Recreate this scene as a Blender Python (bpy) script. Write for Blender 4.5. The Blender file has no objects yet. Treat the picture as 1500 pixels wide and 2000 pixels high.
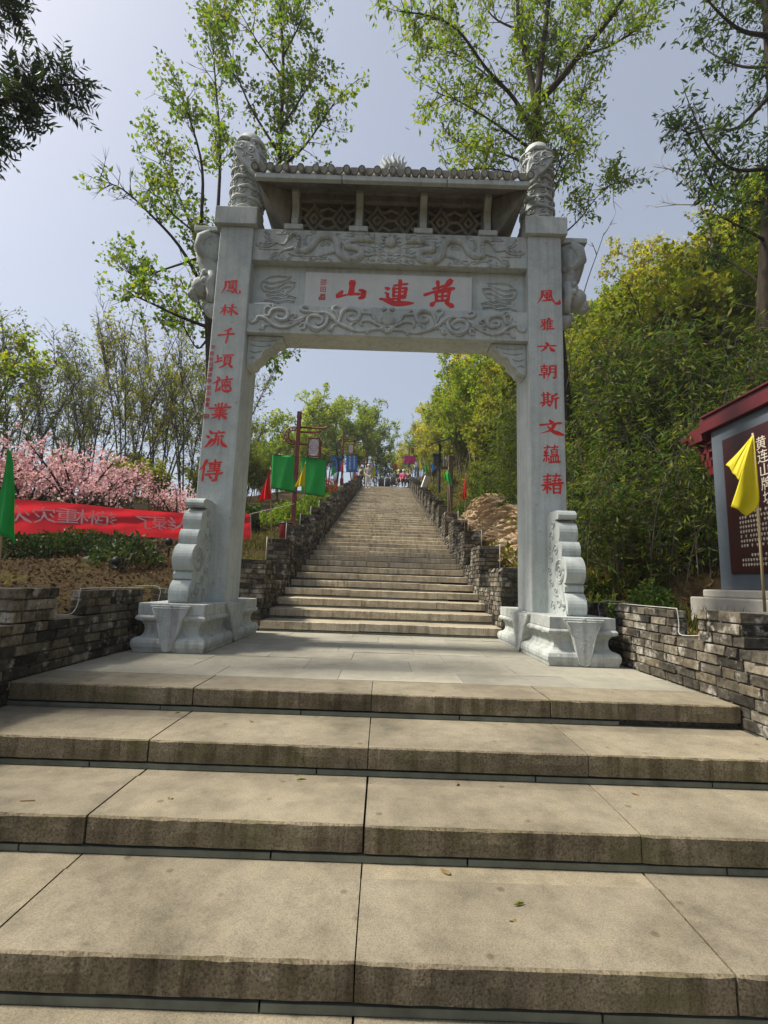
import bpy, bmesh, math, random
import numpy as np
from mathutils import Vector, Matrix

# ------------------------------------------------------------------ camera, sky, sun, exposure
sc = bpy.context.scene
col = sc.collection
F_PX, PITCH, ROLL, YAW, CAM_Z = 940.0, math.radians(8.31), math.radians(1.93), math.radians(-0.06), 0.75
_fw = Vector((math.sin(YAW)*math.cos(PITCH), math.cos(YAW)*math.cos(PITCH), math.sin(PITCH)))
_r0 = Vector((math.cos(YAW), -math.sin(YAW), 0)); _u0 = _r0.cross(_fw)
_ri = _r0*math.cos(ROLL) + _u0*math.sin(ROLL); _up = _u0*math.cos(ROLL) - _r0*math.sin(ROLL)
cd = bpy.data.cameras.new('camera'); cam = bpy.data.objects.new('camera', cd); col.objects.link(cam)
cd.sensor_fit = 'VERTICAL'; cd.sensor_height = 32.0; cd.lens = 32.0*F_PX/2000.0
cd.clip_start = 0.05; cd.clip_end = 3000
M = Matrix((_ri, _up, -_fw)).transposed().to_4x4(); M.translation = (0, 0, CAM_Z); cam.matrix_world = M
sc.camera = cam

SUN_AZ, SUN_EL = math.radians(-91), math.radians(54)      # azimuth from +y towards +x
sdir = Vector((math.sin(SUN_AZ)*math.cos(SUN_EL), math.cos(SUN_AZ)*math.cos(SUN_EL), math.sin(SUN_EL)))
world = bpy.data.worlds.new('World'); sc.world = world; world.use_nodes = True
wn = world.node_tree.nodes; wl = world.node_tree.links
sky = wn.new('ShaderNodeTexSky'); sky.sky_type = 'NISHITA'; sky.sun_disc = False
sky.sun_elevation = SUN_EL; sky.sun_rotation = SUN_AZ; sky.altitude = 50
sky.air_density = 1.0; sky.dust_density = 4.0; sky.ozone_density = 1.6
# thin spring haze: an even pale veil over the clear sky
veil = wn.new('ShaderNodeMix'); veil.data_type = 'RGBA'; veil.inputs[0].default_value = .56
veil.inputs[7].default_value = (1.75, 1.80, 1.88, 1)
wl.new(sky.outputs[0], veil.inputs[6]); wl.new(veil.outputs[2], wn['Background'].inputs[0]); wn['Background'].inputs[1].default_value = 0.10
sl = bpy.data.lights.new('sun', 'SUN'); sl.energy = 2.9; sl.angle = math.radians(7); sl.color = (1.0, 0.93, 0.82)
so = bpy.data.objects.new('sun', sl); col.objects.link(so)
so.rotation_euler = (-sdir).to_track_quat('-Z', 'Y').to_euler(); so.location = sdir*60
vs = sc.view_settings; vs.view_transform = 'Standard'; vs.look = 'None'; vs.exposure = 1.32; vs.gamma = 1.0
sc.cycles.max_bounces = 6; sc.cycles.transparent_max_bounces = 8

def PX(px, py, y):
    """photo pixel -> world point on the vertical plane at depth y"""
    d = _fw + _ri*((px-750)/F_PX) - _up*((py-1000)/F_PX)
    t = y/d.y
    return Vector((0, 0, CAM_Z)) + d*t

# ------------------------------------------------------------------ helpers
def tag(o, label, cat=None, group=None, kind=None):
    o['label'] = label
    if cat: o['category'] = cat
    if group: o['group'] = group
    if kind: o['kind'] = kind
    return o
def empty(name, loc=(0, 0, 0), label=None, cat=None, group=None, kind=None):
    o = bpy.data.objects.new(name, None); col.objects.link(o); o.location = loc
    o.empty_display_size = 0.2
    if label: tag(o, label, cat, group, kind)
    return o
def link(name, me, mat=None, parent=None, loc=None):
    o = bpy.data.objects.new(name, me); col.objects.link(o)
    if mat is not None and len(me.materials) == 0:
        for m in (mat if isinstance(mat, (list, tuple)) else [mat]): me.materials.append(m)
    if parent is not None: o.parent = parent
    if loc is not None: o.location = loc
    return o
def copy_tree(o, parent=None):
    c = o.copy(); col.objects.link(c); c.parent = parent
    for ch in o.children:
        copy_tree(ch, c)
    return c

class MB:
    """collects shapes, builds ONE mesh object (world coordinates, shifted to the parent's place)"""
    def __init__(s): s.v = []; s.f = []; s.m = []
    def add(s, vs, fs, mi=0):
        b = len(s.v); s.v += [tuple(p) for p in vs]
        for f in fs: s.f.append(tuple(b+i for i in f)); s.m.append(mi)
    def box(s, c, d, rz=0.0, mi=0, taper=1.0):
        x, y, z = d[0]/2, d[1]/2, d[2]/2; ca, sa = math.cos(rz), math.sin(rz); vs = []
        for k in (-1, 1):
            t = taper if k > 0 else 1
            for i, j in ((-1, -1), (1, -1), (1, 1), (-1, 1)):
                a, b = i*x*t, j*y*t
                vs.append((c[0]+a*ca-b*sa, c[1]+a*sa+b*ca, c[2]+k*z))
        s.add(vs, [(3, 2, 1, 0), (4, 5, 6, 7), (0, 1, 5, 4), (1, 2, 6, 5), (2, 3, 7, 6), (3, 0, 4, 7)], mi)
    def bb(s, a, b, mi=0):
        s.box([(a[i]+b[i])/2 for i in range(3)], [abs(b[i]-a[i]) for i in range(3)], 0, mi)
    def tube(s, pts, rad, n=6, mi=0, cap=True, flat=None):
        pts = [Vector(p) for p in pts]
        if not isinstance(rad, (list, tuple)): rad = [rad]*len(pts)
        vs = []; prev = None
        for i, p in enumerate(pts):
            t = (pts[min(i+1, len(pts)-1)]-pts[max(i-1, 0)])
            if t.length < 1e-9: t = Vector((0, 0, 1))
            t.normalize()
            if prev is None:
                u = t.cross(Vector((0, 1, 0))) if abs(t.y) < .9 else t.cross(Vector((1, 0, 0)))
            else:
                u = prev - t*prev.dot(t)
                if u.length < 1e-6: u = t.orthogonal()
            u.normalize(); w = t.cross(u); prev = u
            for k in range(n):
                a = 2*math.pi*k/n; off = (u*math.cos(a)+w*math.sin(a))*rad[i]
                if flat: off.y *= flat
                vs.append(p+off)
        fs = []
        for i in range(len(pts)-1):
            for k in range(n):
                k2 = (k+1) % n
                fs.append((i*n+k, i*n+k2, (i+1)*n+k2, (i+1)*n+k))
        if cap:
            fs.append(tuple(reversed(range(n)))); fs.append(tuple((len(pts)-1)*n+k for k in range(n)))
        s.add(vs, fs, mi)
    def prism(s, poly, o, eu, ev, en, depth, mi=0):
        """2-D polygon (u,v) extruded along en by depth from origin o"""
        o, eu, ev, en = map(Vector, (o, eu, ev, en)); n = len(poly)
        a = [o+eu*u+ev*v for u, v in poly]; b = [p+en*depth for p in a]
        s.add(a+b, [tuple(reversed(range(n))), tuple(range(n, 2*n))]+[(i, (i+1) % n, n+(i+1) % n, n+i) for i in range(n)], mi)
    def lathe(s, prof, c, n=16, axis='z', mi=0, sx=1, sy=1):
        vs = []
        for r, h in prof:
            for k in range(n):
                a = 2*math.pi*k/n; q = (r*math.cos(a)*sx, r*math.sin(a)*sy, h)
                if axis == 'x': q = (h, r*math.cos(a)*sx, r*math.sin(a)*sy)
                if axis == 'y': q = (r*math.cos(a)*sx, h, r*math.sin(a)*sy)
                vs.append((c[0]+q[0], c[1]+q[1], c[2]+q[2]))
        m = len(prof); fs = [(i*n+k, i*n+(k+1) % n, (i+1)*n+(k+1) % n, (i+1)*n+k) for i in range(m-1) for k in range(n)]
        fs += [tuple(reversed(range(n))), tuple((m-1)*n+k for k in range(n))]
        s.add(vs, fs, mi)
    def ball(s, c, r, n=10, m=7, mi=0):
        if not isinstance(r, (list, tuple)): r = (r, r, r)
        prof = []
        vs = []; 
        for i in range(m+1):
            th = math.pi*i/m
            for k in range(n):
                a = 2*math.pi*k/n
                vs.append((c[0]+r[0]*math.sin(th)*math.cos(a), c[1]+r[1]*math.sin(th)*math.sin(a), c[2]-r[2]*math.cos(th)))
        s.add(vs, [(i*n+k, i*n+(k+1) % n, (i+1)*n+(k+1) % n, (i+1)*n+k) for i in range(m) for k in range(n)], mi)
    def mesh(s, name, off=(0, 0, 0), smooth=False):
        me = bpy.data.meshes.new(name)
        ox, oy, oz = off
        me.from_pydata([(x-ox, y-oy, z-oz) for x, y, z in s.v], [], s.f)
        if any(s.m): me.polygons.foreach_set('material_index', s.m)
        if smooth: me.polygons.foreach_set('use_smooth', [True]*len(me.polygons))
        me.update(); return me
    def build(s, name, mat, parent=None, smooth=False, bevel=0, seg=2, sub=0):
        off = (0, 0, 0); q = parent
        while q is not None: off = tuple(off[i]+q.location[i] for i in range(3)); q = q.parent
        me = s.mesh(name, off, smooth)
        bm = bmesh.new(); bm.from_mesh(me)
        bmesh.ops.remove_doubles(bm, verts=bm.verts, dist=1e-5)
        bmesh.ops.recalc_face_normals(bm, faces=bm.faces); bm.to_mesh(me); bm.free()
        if smooth: me.polygons.foreach_set('use_smooth', [True]*len(me.polygons))
        o = link(name, me, mat, parent)
        if bevel:
            b = o.modifiers.new('bevel', 'BEVEL'); b.width = bevel; b.segments = seg; b.limit_method = 'ANGLE'
        return o

def arc(cx, cy, r, a0, a1, n=8):
    return [(cx+r*math.cos(math.radians(a0+(a1-a0)*i/n)), cy+r*math.sin(math.radians(a0+(a1-a0)*i/n))) for i in range(n+1)]
def smooth_poly(pts, n=4):
    """Catmull-Rom through points (any dimension)"""
    P = [np.array(p, float) for p in pts]; P = [2*P[0]-P[1]]+P+[2*P[-1]-P[-2]]; out = []
    for i in range(1, len(P)-2):
        for k in range(n):
            t = k/n
            out.append(.5*((2*P[i])+(P[i+1]-P[i-1])*t+(2*P[i-1]-5*P[i]+4*P[i+1]-P[i+2])*t*t+(3*P[i]-P[i-1]-3*P[i+1]+P[i+2])*t**3))
    out.append(P[-2]); return out

# ------------------------------------------------------------------ materials
MT = {}
def nodes(name):
    m = bpy.data.materials.new(name); m.use_nodes = True; nt = m.node_tree
    return m, nt.nodes, nt.links, nt.nodes['Principled BSDF']
def ramp(n, stops):
    r = n.new('ShaderNodeValToRGB'); e = r.color_ramp.elements
    while len(e) > 1: e.remove(e[-1])
    e[0].position = stops[0][0]; e[0].color = (*stops[0][1], 1)
    for p, c in stops[1:]:
        x = e.new(p); x.color = (*c, 1)
    return r
def noise(n, l, scale, detail=4, vec=None, rough=.6, stretch=None, coord='Object'):
    t = n.new('ShaderNodeTexNoise'); t.inputs['Scale'].default_value = scale; t.inputs['Detail'].default_value = detail; t.inputs['Roughness'].default_value = rough
    tc = n.new('ShaderNodeTexCoord'); src = tc.outputs[coord]
    if coord == 'Geometry':
        pass
    if stretch:
        mp = n.new('ShaderNodeMapping'); mp.inputs['Scale'].default_value = stretch; l.new(src, mp.inputs[0]); src = mp.outputs[0]
    l.new(src, t.inputs['Vector']); return t
def wpos(n, l, stretch=None):
    g = n.new('ShaderNodeNewGeometry'); src = g.outputs['Position']
    if stretch:
        mp = n.new('ShaderNodeMapping'); mp.inputs['Scale'].default_value = stretch; l.new(src, mp.inputs[0]); src = mp.outputs[0]
    return src
def wnoise(n, l, scale, detail=4, rough=.6, stretch=None):
    t = n.new('ShaderNodeTexNoise'); t.inputs['Scale'].default_value = scale; t.inputs['Detail'].default_value = detail; t.inputs['Roughness'].default_value = rough
    l.new(wpos(n, l, stretch), t.inputs['Vector']); return t
def mix(n, l, fac, a, b, blend='MIX'):
    x = n.new('ShaderNodeMix'); x.data_type = 'RGBA'; x.blend_type = blend
    for sock, v in ((x.inputs[0], fac), (x.inputs[6], a), (x.inputs[7], b)):
        if hasattr(v, 'is_linked') or hasattr(v, 'links'): l.new(v, sock)
        elif isinstance(v, (int, float)): sock.default_value = v
        else: sock.default_value = (*v, 1)
    return x.outputs[2]
def bump(n, l, b, h, strength=.3, dist=.01, prev=None):
    x = n.new('ShaderNodeBump'); x.inputs['Strength'].default_value = strength; x.inputs['Distance'].default_value = dist
    l.new(h, x.inputs['Height'])
    if prev is not None: l.new(prev, x.inputs['Normal'])
    if b is not None: l.new(x.outputs[0], b.inputs['Normal'])
    return x.outputs[0]
def plain(name, c, rough=.7, var=.12, scale=6, metal=0, bmp=0):
    m, n, l, b = nodes(name); t = noise(n, l, scale, 4)
    lo = tuple(x*(1-var) for x in c); hi = tuple(min(1, x*(1+var)) for x in c)
    r = ramp(n, [(.3, lo), (.7, hi)]); l.new(t.outputs[0], r.inputs[0]); l.new(r.outputs[0], b.inputs['Base Color'])
    b.inputs['Roughness'].default_value = rough; b.inputs['Metallic'].default_value = metal
    if bmp: bump(n, l, b, t.outputs[0], bmp, .004)
    MT[name] = m; return m

def stone_mat(name, base, dark, light, speck=.25, moss=0.0, streak=0.0, rnd=.15, rough=.85, stain=.5, bstr=.35, speckscale=170):
    """granite: fine speckle + broad blotches + (optional) vertical run-off stains and moss, all in world space"""
    m, n, l, b = nodes(name)
    big = wnoise(n, l, 1.7, 5, .62); rb = ramp(n, [(.28, dark), (.5, base), (.74, light)]); l.new(big.outputs[0], rb.inputs[0])
    c = rb.outputs[0]
    sp = wnoise(n, l, speckscale, 2, .7); rs = ramp(n, [(.32, (1-speck*1.6,)*3), (.5, (1, 1, 1)), (.7, (1+speck,)*3)]); l.new(sp.outputs[0], rs.inputs[0])
    c = mix(n, l, 1.0, c, rs.outputs[0], 'MULTIPLY')
    mid = wnoise(n, l, 9, 5, .65); rm = ramp(n, [(.3, (.72,)*3), (.55, (1, 1, 1)), (.8, (1.08, 1.06, 1.0))]); l.new(mid.outputs[0], rm.inputs[0])
    c = mix(n, l, stain, c, rm.outputs[0], 'MULTIPLY')
    # scattered drop stains and a few larger damp-looking blotches
    vs_ = n.new('ShaderNodeTexVoronoi'); vs_.inputs['Scale'].default_value = 5.5; l.new(wpos(n, l), vs_.inputs['Vector'])
    rv_ = ramp(n, [(.06, (.55, .53, .48)), (.11, (1, 1, 1))]); l.new(vs_.outputs['Distance'], rv_.inputs[0]); c = mix(n, l, stain, c, rv_.outputs[0], 'MULTIPLY')
    bl = wnoise(n, l, .8, 6, .75); rl = ramp(n, [(.33, (.70, .69, .66)), (.46, (1, 1, 1)), (.60, (1, 1, 1)), (.74, (1.12, 1.1, 1.04))]); l.new(bl.outputs[0], rl.inputs[0]); c = mix(n, l, stain, c, rl.outputs[0], 'MULTIPLY')
    if streak:
        st = wnoise(n, l, 1.0, 4, .6, (14, 14, .8)); r2 = ramp(n, [(.36, (.30, .26, .2)), (.52, (1, 1, 1))]); l.new(st.outputs[0], r2.inputs[0])
        c = mix(n, l, streak, c, r2.outputs[0], 'MULTIPLY')
        st2 = wnoise(n, l, 1.0, 3, .5, (33, 33, 3)); r3 = ramp(n, [(.27, (.2, .16, .12)), (.34, (1, 1, 1))]); l.new(st2.outputs[0], r3.inputs[0])
        c = mix(n, l, streak*.8, c, r3.outputs[0], 'MULTIPLY')
    if moss:
        mo = wnoise(n, l, 3.1, 6, .7); r4 = ramp(n, [(.45, (0, 0, 0)), (.68, (1, 1, 1))]); l.new(mo.outputs[0], r4.inputs[0])
        ml = n.new('ShaderNodeMath'); ml.operation = 'MULTIPLY'; l.new(r4.outputs[0], ml.inputs[0]); ml.inputs[1].default_value = moss
        c = mix(n, l, ml.outputs[0], c, (.085, .085, .025))
    if rnd:
        oi = n.new('ShaderNodeObjectInfo'); rr = ramp(n, [(0, (1-rnd, 1-rnd, 1-rnd*.9)), (1, (1+rnd*.6, 1+rnd*.55, 1+rnd*.4))]); l.new(oi.outputs['Random'], rr.inputs[0])
        c = mix(n, l, 1.0, c, rr.outputs[0], 'MULTIPLY')
    l.new(c, b.inputs['Base Color']); b.inputs['Roughness'].default_value = rough
    b.inputs['Specular IOR Level'].default_value = .25
    n1 = bump(n, l, None, sp.outputs[0], bstr*.6, .002); bump(n, l, b, mid.outputs[0], bstr, .01, n1)
    MT[name] = m; return m
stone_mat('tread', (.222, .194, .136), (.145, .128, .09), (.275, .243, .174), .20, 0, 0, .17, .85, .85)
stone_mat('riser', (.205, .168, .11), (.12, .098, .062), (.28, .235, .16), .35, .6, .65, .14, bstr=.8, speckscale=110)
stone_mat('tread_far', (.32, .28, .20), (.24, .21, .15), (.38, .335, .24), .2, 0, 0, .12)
stone_mat('riser_far', (.52, .45, .335), (.40, .345, .255), (.60, .525, .40), .30, .18, .5, .16, bstr=.6, speckscale=90)  # paler than the treads: light on the risers put into the colour
stone_mat('paving', (.29, .277, .22), (.225, .213, .17), (.335, .32, .258), .2, 0, 0, .13)
stone_mat('gate', (.475, .52, .50), (.39, .43, .415), (.53, .575, .55), .12, 0, .22, .03, .8, .45, .3)
stone_mat('gate_base', (.46, .49, .465), (.32, .345, .325), (.54, .565, .54), .16, .10, .35, .04, .85, .5, .5)
stone_mat('gate_carved', (.44, .475, .455), (.32, .35, .335), (.52, .555, .535), .14, 0, .28, .03, .85, .6, .7)
stone_mat('gate_pale', (.56, .58, .555), (.51, .53, .505), (.60, .62, .595), .05, 0, .05, .02, .7, .2, .1)
stone_mat('gate_roof', (.235, .23, .20), (.14, .138, .12), (.31, .305, .27), .2, .12, .3, .08, .9, .6, .5)  # darkened: shade under the eaves is put into the stone colour
stone_mat('concrete', (.45, .43, .38), (.38, .36, .32), (.5, .48, .43), .08, 0, .1, .05)

def brick_mat():
    m, n, l, b = nodes('brick')
    oi = n.new('ShaderNodeObjectInfo')
    rr = ramp(n, [(0, (.03, .029, .025)), (.2, (.08, .072, .056)), (.42, (.12, .108, .085)), (.6, (.05, .047, .04)), (.8, (.15, .127, .088)), (1, (.20, .185, .15))]); rr.color_ramp.interpolation = 'LINEAR'
    g = n.new('ShaderNodeNewGeometry'); mx = n.new('ShaderNodeMath'); mx.operation = 'ADD'; l.new(oi.outputs['Random'], mx.inputs[0]); l.new(g.outputs['Random Per Island'], mx.inputs[1])
    fr = n.new('ShaderNodeMath'); fr.operation = 'FRACT'; l.new(mx.outputs[0], fr.inputs[0]); l.new(fr.outputs[0], rr.inputs[0])
    t = wnoise(n, l, 22, 5, .65); r2 = ramp(n, [(.28, (.35, .34, .32)), (.55, (1, 1, 1)), (.78, (1.4, 1.35, 1.25))]); l.new(t.outputs[0], r2.inputs[0])
    c = mix(n, l, 1.0, rr.outputs[0], r2.outputs[0], 'MULTIPLY')
    g2 = wnoise(n, l, 2.3, 6, .7); r5 = ramp(n, [(.34, (.32, .31, .29)), (.5, (.9, .9, .88)), (.68, (1.5, 1.45, 1.35))]); l.new(g2.outputs[0], r5.inputs[0]); c = mix(n, l, .9, c, r5.outputs[0], 'MULTIPLY')
    e = wnoise(n, l, 5.2, 6, .72); r3 = ramp(n, [(.54, (0, 0, 0)), (.63, (1, 1, 1))]); l.new(e.outputs[0], r3.inputs[0])
    ml = n.new('ShaderNodeMath'); ml.operation = 'MULTIPLY'; l.new(r3.outputs[0], ml.inputs[0]); ml.inputs[1].default_value = .7
    c = mix(n, l, ml.outputs[0], c, (.42, .40, .35))
    l.new(c, b.inputs['Base Color']); b.inputs['Roughness'].default_value = .92; b.inputs['Specular IOR Level'].default_value = .15
    bump(n, l, b, t.outputs[0], .7, .01); MT['brick'] = m
brick_mat()
stone_mat('mortar', (.11, .10, .08), (.055, .052, .045), (.20, .185, .155), .3, 0, 0, 0, .95, .8, .8, 60)

def leaf_mat(name, cols, trans=.45, rough=.55, patch=.25, tint=(1.5, 1.45, .7)):
    m, n, l, b = nodes(name)
    g = n.new('ShaderNodeNewGeometry'); r = ramp(n, [(i/(len(cols)-1), c) for i, c in enumerate(cols)]); l.new(g.outputs['Random Per Island'], r.inputs[0])
    oi = n.new('ShaderNodeObjectInfo'); ro = ramp(n, [(0, (1-patch, 1-patch*.8, 1-patch)), (1, (1+patch, 1+patch*.7, 1))]); l.new(oi.outputs['Random'], ro.inputs[0])
    c = mix(n, l, 1.0, r.outputs[0], ro.outputs[0], 'MULTIPLY')
    l.new(c, b.inputs['Base Color']); b.inputs['Roughness'].default_value = rough; b.inputs['Specular IOR Level'].default_value = .18
    tr = n.new('ShaderNodeBsdfTranslucent'); c2 = mix(n, l, 1.0, c, tint, 'MULTIPLY'); l.new(c2, tr.inputs[0])
    ms = n.new('ShaderNodeMixShader'); ms.inputs[0].default_value = trans
    l.new(b.outputs[0], ms.inputs[1]); l.new(tr.outputs[0], ms.inputs[2]); l.new(ms.outputs[0], n['Material Output'].inputs[0])
    MT[name] = m; return m
leaf_mat('leaf_young', [(.06, .14, .014), (.095, .185, .016), (.14, .22, .02), (.19, .20, .022)], .5)
leaf_mat('leaf_bright', [(.11, .21, .016), (.17, .27, .02), (.25, .32, .024), (.30, .29, .03)], .55)
leaf_mat('leaf_dark', [(.016, .035, .012), (.028, .055, .016), (.045, .075, .02)], .3, .4)
leaf_mat('leaf_green', [(.03, .065, .014), (.05, .10, .016), (.08, .125, .02)], .4)
leaf_mat('leaf_bamboo', [(.02, .055, .008), (.045, .09, .012), (.09, .135, .018), (.20, .20, .045)], .45, .6, .3)
leaf_mat('leaf_under', [(.05, .075, .012), (.09, .11, .016), (.13, .115, .03), (.15, .10, .04)], .4, .7, .2)
leaf_mat('mulch_leaf', [(.035, .02, .01), (.065, .038, .018), (.10, .062, .03), (.022, .014, .008)], .15, .9, .1)
leaf_mat('leaf_hill', [(.20, .25, .022), (.28, .31, .028), (.35, .35, .034), (.35, .28, .05)], .55, .6, .35)
leaf_mat('leaf_hazel', [(.10, .15, .016), (.16, .20, .02), (.21, .20, .03)], .45, .6, .3)
leaf_mat('blossom', [(.60, .31, .36), (.70, .44, .47), (.79, .60, .61), (.44, .15, .20)], .4, .7, .12, (1.15, 1.05, 1.05))
leaf_mat('leaf_copper', [(.07, .022, .016), (.11, .035, .02), (.085, .05, .02)], .3, .6, .2)
leaf_mat('leaf_red', [(.30, .04, .02), (.42, .07, .03), (.22, .05, .02)], .3)
leaf_mat('dry_leaf', [(.12, .075, .035), (.18, .12, .055), (.24, .17, .08), (.08, .05, .025)], .2, .8, .1)
leaf_mat('grass', [(.07, .09, .02), (.11, .12, .025), (.16, .14, .04)], .35, .7, .2)

def bark_mat(name, a, b_, sc_=18, st=(1, 1, .25)):
    m, n, l, b = nodes(name); t = noise(n, l, sc_, 6, rough=.7, stretch=st); r = ramp(n, [(.3, a), (.7, b_)]); l.new(t.outputs[0], r.inputs[0])
    l.new(r.outputs[0], b.inputs['Base Color']); b.inputs['Roughness'].default_value = .95; b.inputs['Specular IOR Level'].default_value = .1
    bump(n, l, b, t.outputs[0], .8, .02); MT[name] = m
bark_mat('bark', (.022, .018, .013), (.065, .052, .036))
bark_mat('bark_pale', (.16, .135, .10), (.34, .30, .235))
bark_mat('bark_grey', (.06, .052, .042), (.15, .13, .105))

def ground_mat():
    m, n, l, b = nodes('ground')
    a = wnoise(n, l, .9, 6, .65); r1 = ramp(n, [(.3, (.035, .023, .012)), (.5, (.06, .042, .022)), (.64, (.085, .075, .024)), (.8, (.065, .08, .02))]); l.new(a.outputs[0], r1.inputs[0])
    f = wnoise(n, l, 45, 5, .75); r2 = ramp(n, [(.3, (.45,)*3), (.55, (1, 1, 1)), (.75, (1.6, 1.5, 1.3))]); l.new(f.outputs[0], r2.inputs[0])
    c = mix(n, l, 1.0, r1.outputs[0], r2.outputs[0], 'MULTIPLY')
    l.new(c, b.inputs['Base Color']); b.inputs['Roughness'].default_value = 1; b.inputs['Specular IOR Level'].default_value = .05
    bump(n, l, b, f.outputs[0], 1.0, .03); MT['ground'] = m
ground_mat()
def rock_mat():
    m, n, l, b = nodes('rock')
    a = noise(n, l, 2.2, 6, rough=.7, stretch=(1, 1, 2.5)); r1 = ramp(n, [(.25, (.20, .12, .06)), (.45, (.36, .25, .14)), (.6, (.48, .37, .23)), (.8, (.60, .52, .38))]); l.new(a.outputs[0], r1.inputs[0])
    l.new(r1.outputs[0], b.inputs['Base Color']); b.inputs['Roughness'].default_value = .95
    f = noise(n, l, 14, 6, rough=.75); bump(n, l, b, f.outputs[0], .9, .04); MT['rock'] = m
rock_mat()
plain('red_paint', (.60, .018, .012), .55, .22, 30)
plain('ink_red', (.34, .03, .022), .6, .25, 40)
plain('sign_red', (.105, .012, .016), .4, .12, 5)
plain('sign_panel', (.045, .012, .014), .3, .12, 5)
plain('sign_grey', (.085, .105, .125), .5, .12, 3)
plain('cream', (.72, .66, .52), .6, .05)
plain('lamp_red', (.15, .022, .018), .5, .2, 8)
plain('lamp_glass', (.86, .83, .84), .4, .05)
plain('dark_metal', (.03, .032, .034), .45, .2, 8, .4)
plain('strip_metal', (.12, .135, .108), .45, .3, 9, .2)
plain('wood_dark', (.07, .045, .03), .8, .25, 12, 0, .3)
plain('bamboo_pole', (.34, .27, .14), .6, .2, 14)
plain('white_cable', (.42, .41, .37), .6, .1)
plain('white_paint', (.72, .72, .70), .6, .06)
plain('bin_red', (.22, .012, .02), .35, .15, 5)
plain('skin', (.42, .25, .17), .6, .06); plain('hair', (.015, .012, .011), .6, .2)
for nm, c in dict(cloth_grey=(.30, .32, .36), cloth_white=(.66, .65, .62), cloth_black=(.015, .015, .018), cloth_pink=(.72, .10, .26), cloth_navy=(.03, .045, .09), cloth_blue=(.12, .26, .55)).items(): plain(nm, c, .85, .12, 20)
def flag_mat(name, c, trans=.45):
    m, n, l, b = nodes(name); t = noise(n, l, 5, 3); lo = tuple(x*.88 for x in c); r = ramp(n, [(.3, lo), (.7, c)]); l.new(t.outputs[0], r.inputs[0])
    l.new(r.outputs[0], b.inputs['Base Color']); b.inputs['Roughness'].default_value = .6
    wv = noise(n, l, 420, 1); bump(n, l, b, wv.outputs[0], .15, .002)
    tr = n.new('ShaderNodeBsdfTranslucent'); l.new(r.outputs[0], tr.inputs[0]); ms = n.new('ShaderNodeMixShader'); ms.inputs[0].default_value = trans
    l.new(b.outputs[0], ms.inputs[1]); l.new(tr.outputs[0], ms.inputs[2]); l.new(ms.outputs[0], n['Material Output'].inputs[0]); MT[name] = m
for nm, c in dict(flag_green=(.025, .52, .10), flag_yellow=(.80, .70, .01), flag_red=(.72, .02, .02), flag_blue=(.05, .24, .66), flag_pink=(.72, .03, .32), banner_red=(.74, .03, .045)).items(): flag_mat(nm, c)
flag_mat('banner_letter', (.95, .70, .70), .3)

# ------------------------------------------------------------------ terrain
YS, YT = 7.1, 35.5                       # foot and top of the long flight
RISE, GO = .15, .55
def S(y):
    y = np.asarray(y, float)
    return np.where(y < YS, 0, np.where(y < YT, .15+(y-YS)*RISE/GO, .15+(YT-YS)*RISE/GO+(y-YT)*.17))
def sstep(a, b, x): t = np.clip((x-a)/(b-a), 0, 1); return t*t*(3-2*t)
def vnoise(x, y, s, seed=0):
    x = np.asarray(x, float)*s+seed*17.3; y = np.asarray(y, float)*s+seed*9.1
    return (np.sin(x*1.3+1.7*np.sin(y*.9))+np.sin(y*1.7+1.3*np.sin(x*1.1+2))+.5*np.sin(x*3.1+y*2.3)+.5*np.sin(y*4.1-x*2.7))/3
def H(x, y):
    x = np.asarray(x, float); y = np.asarray(y, float)
    front = np.where(y < 3.4, np.maximum((y-3.4)*.272, -2.0), 0)
    mid = S(y)-.38+front
    # right: bank then a steep wooded hill
    x0 = 4.9+(2.9-4.9)*sstep(6.4, 9.0, y)
    d = np.maximum(x-x0, 0)
    hill = .86*d/(1+.010*d) ; hill = np.minimum(hill, 60)
    R = np.where(y < YS, .30, S(y)+.30) + front*.9 + hill + .05*np.clip(x-2.5, 0, 3) + .22*vnoise(x, y, .6, 1)*sstep(.4, 2.5, d)
    dl = np.maximum(-x-2.5, 0)
    L = np.where(y < 5.5, .34, .34+(y-5.5)*.175) - .24*(1-sstep(.1, 1.2, dl))*(1-sstep(6.0, 7.4, y)) + front*.9 + .035*np.minimum(dl, 8) + .10*vnoise(x, y, .8, 2)*sstep(.6, 3, dl)
    L = np.where(y > YS, L+np.maximum(S(y)+.22-L, 0)*(1-sstep(.3, 3.4, dl)), L)
    L = np.where(y > 12, np.maximum(L, L+(S(y)-.35-L)*sstep(12, 15, y)*.9), L)
    cap = 5.0+np.maximum(x+9, 0)*1.3
    L = np.where(L > cap, cap+(L-cap)*.05, L)
    # a far low ridge keeps the left skyline shut off
    wi = np.where(y < 7.25, 2.50, 1.86); ww = np.where(y < 7.25, .12, .2)
    tR = np.clip((x-wi)/ww, 0, 1); tL = np.clip((-x-wi-.02)/ww, 0, 1)
    return mid*(1-tR-tL)+R*tR+L*tL
def Hs(x, y): return float(H(x, y))
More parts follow.
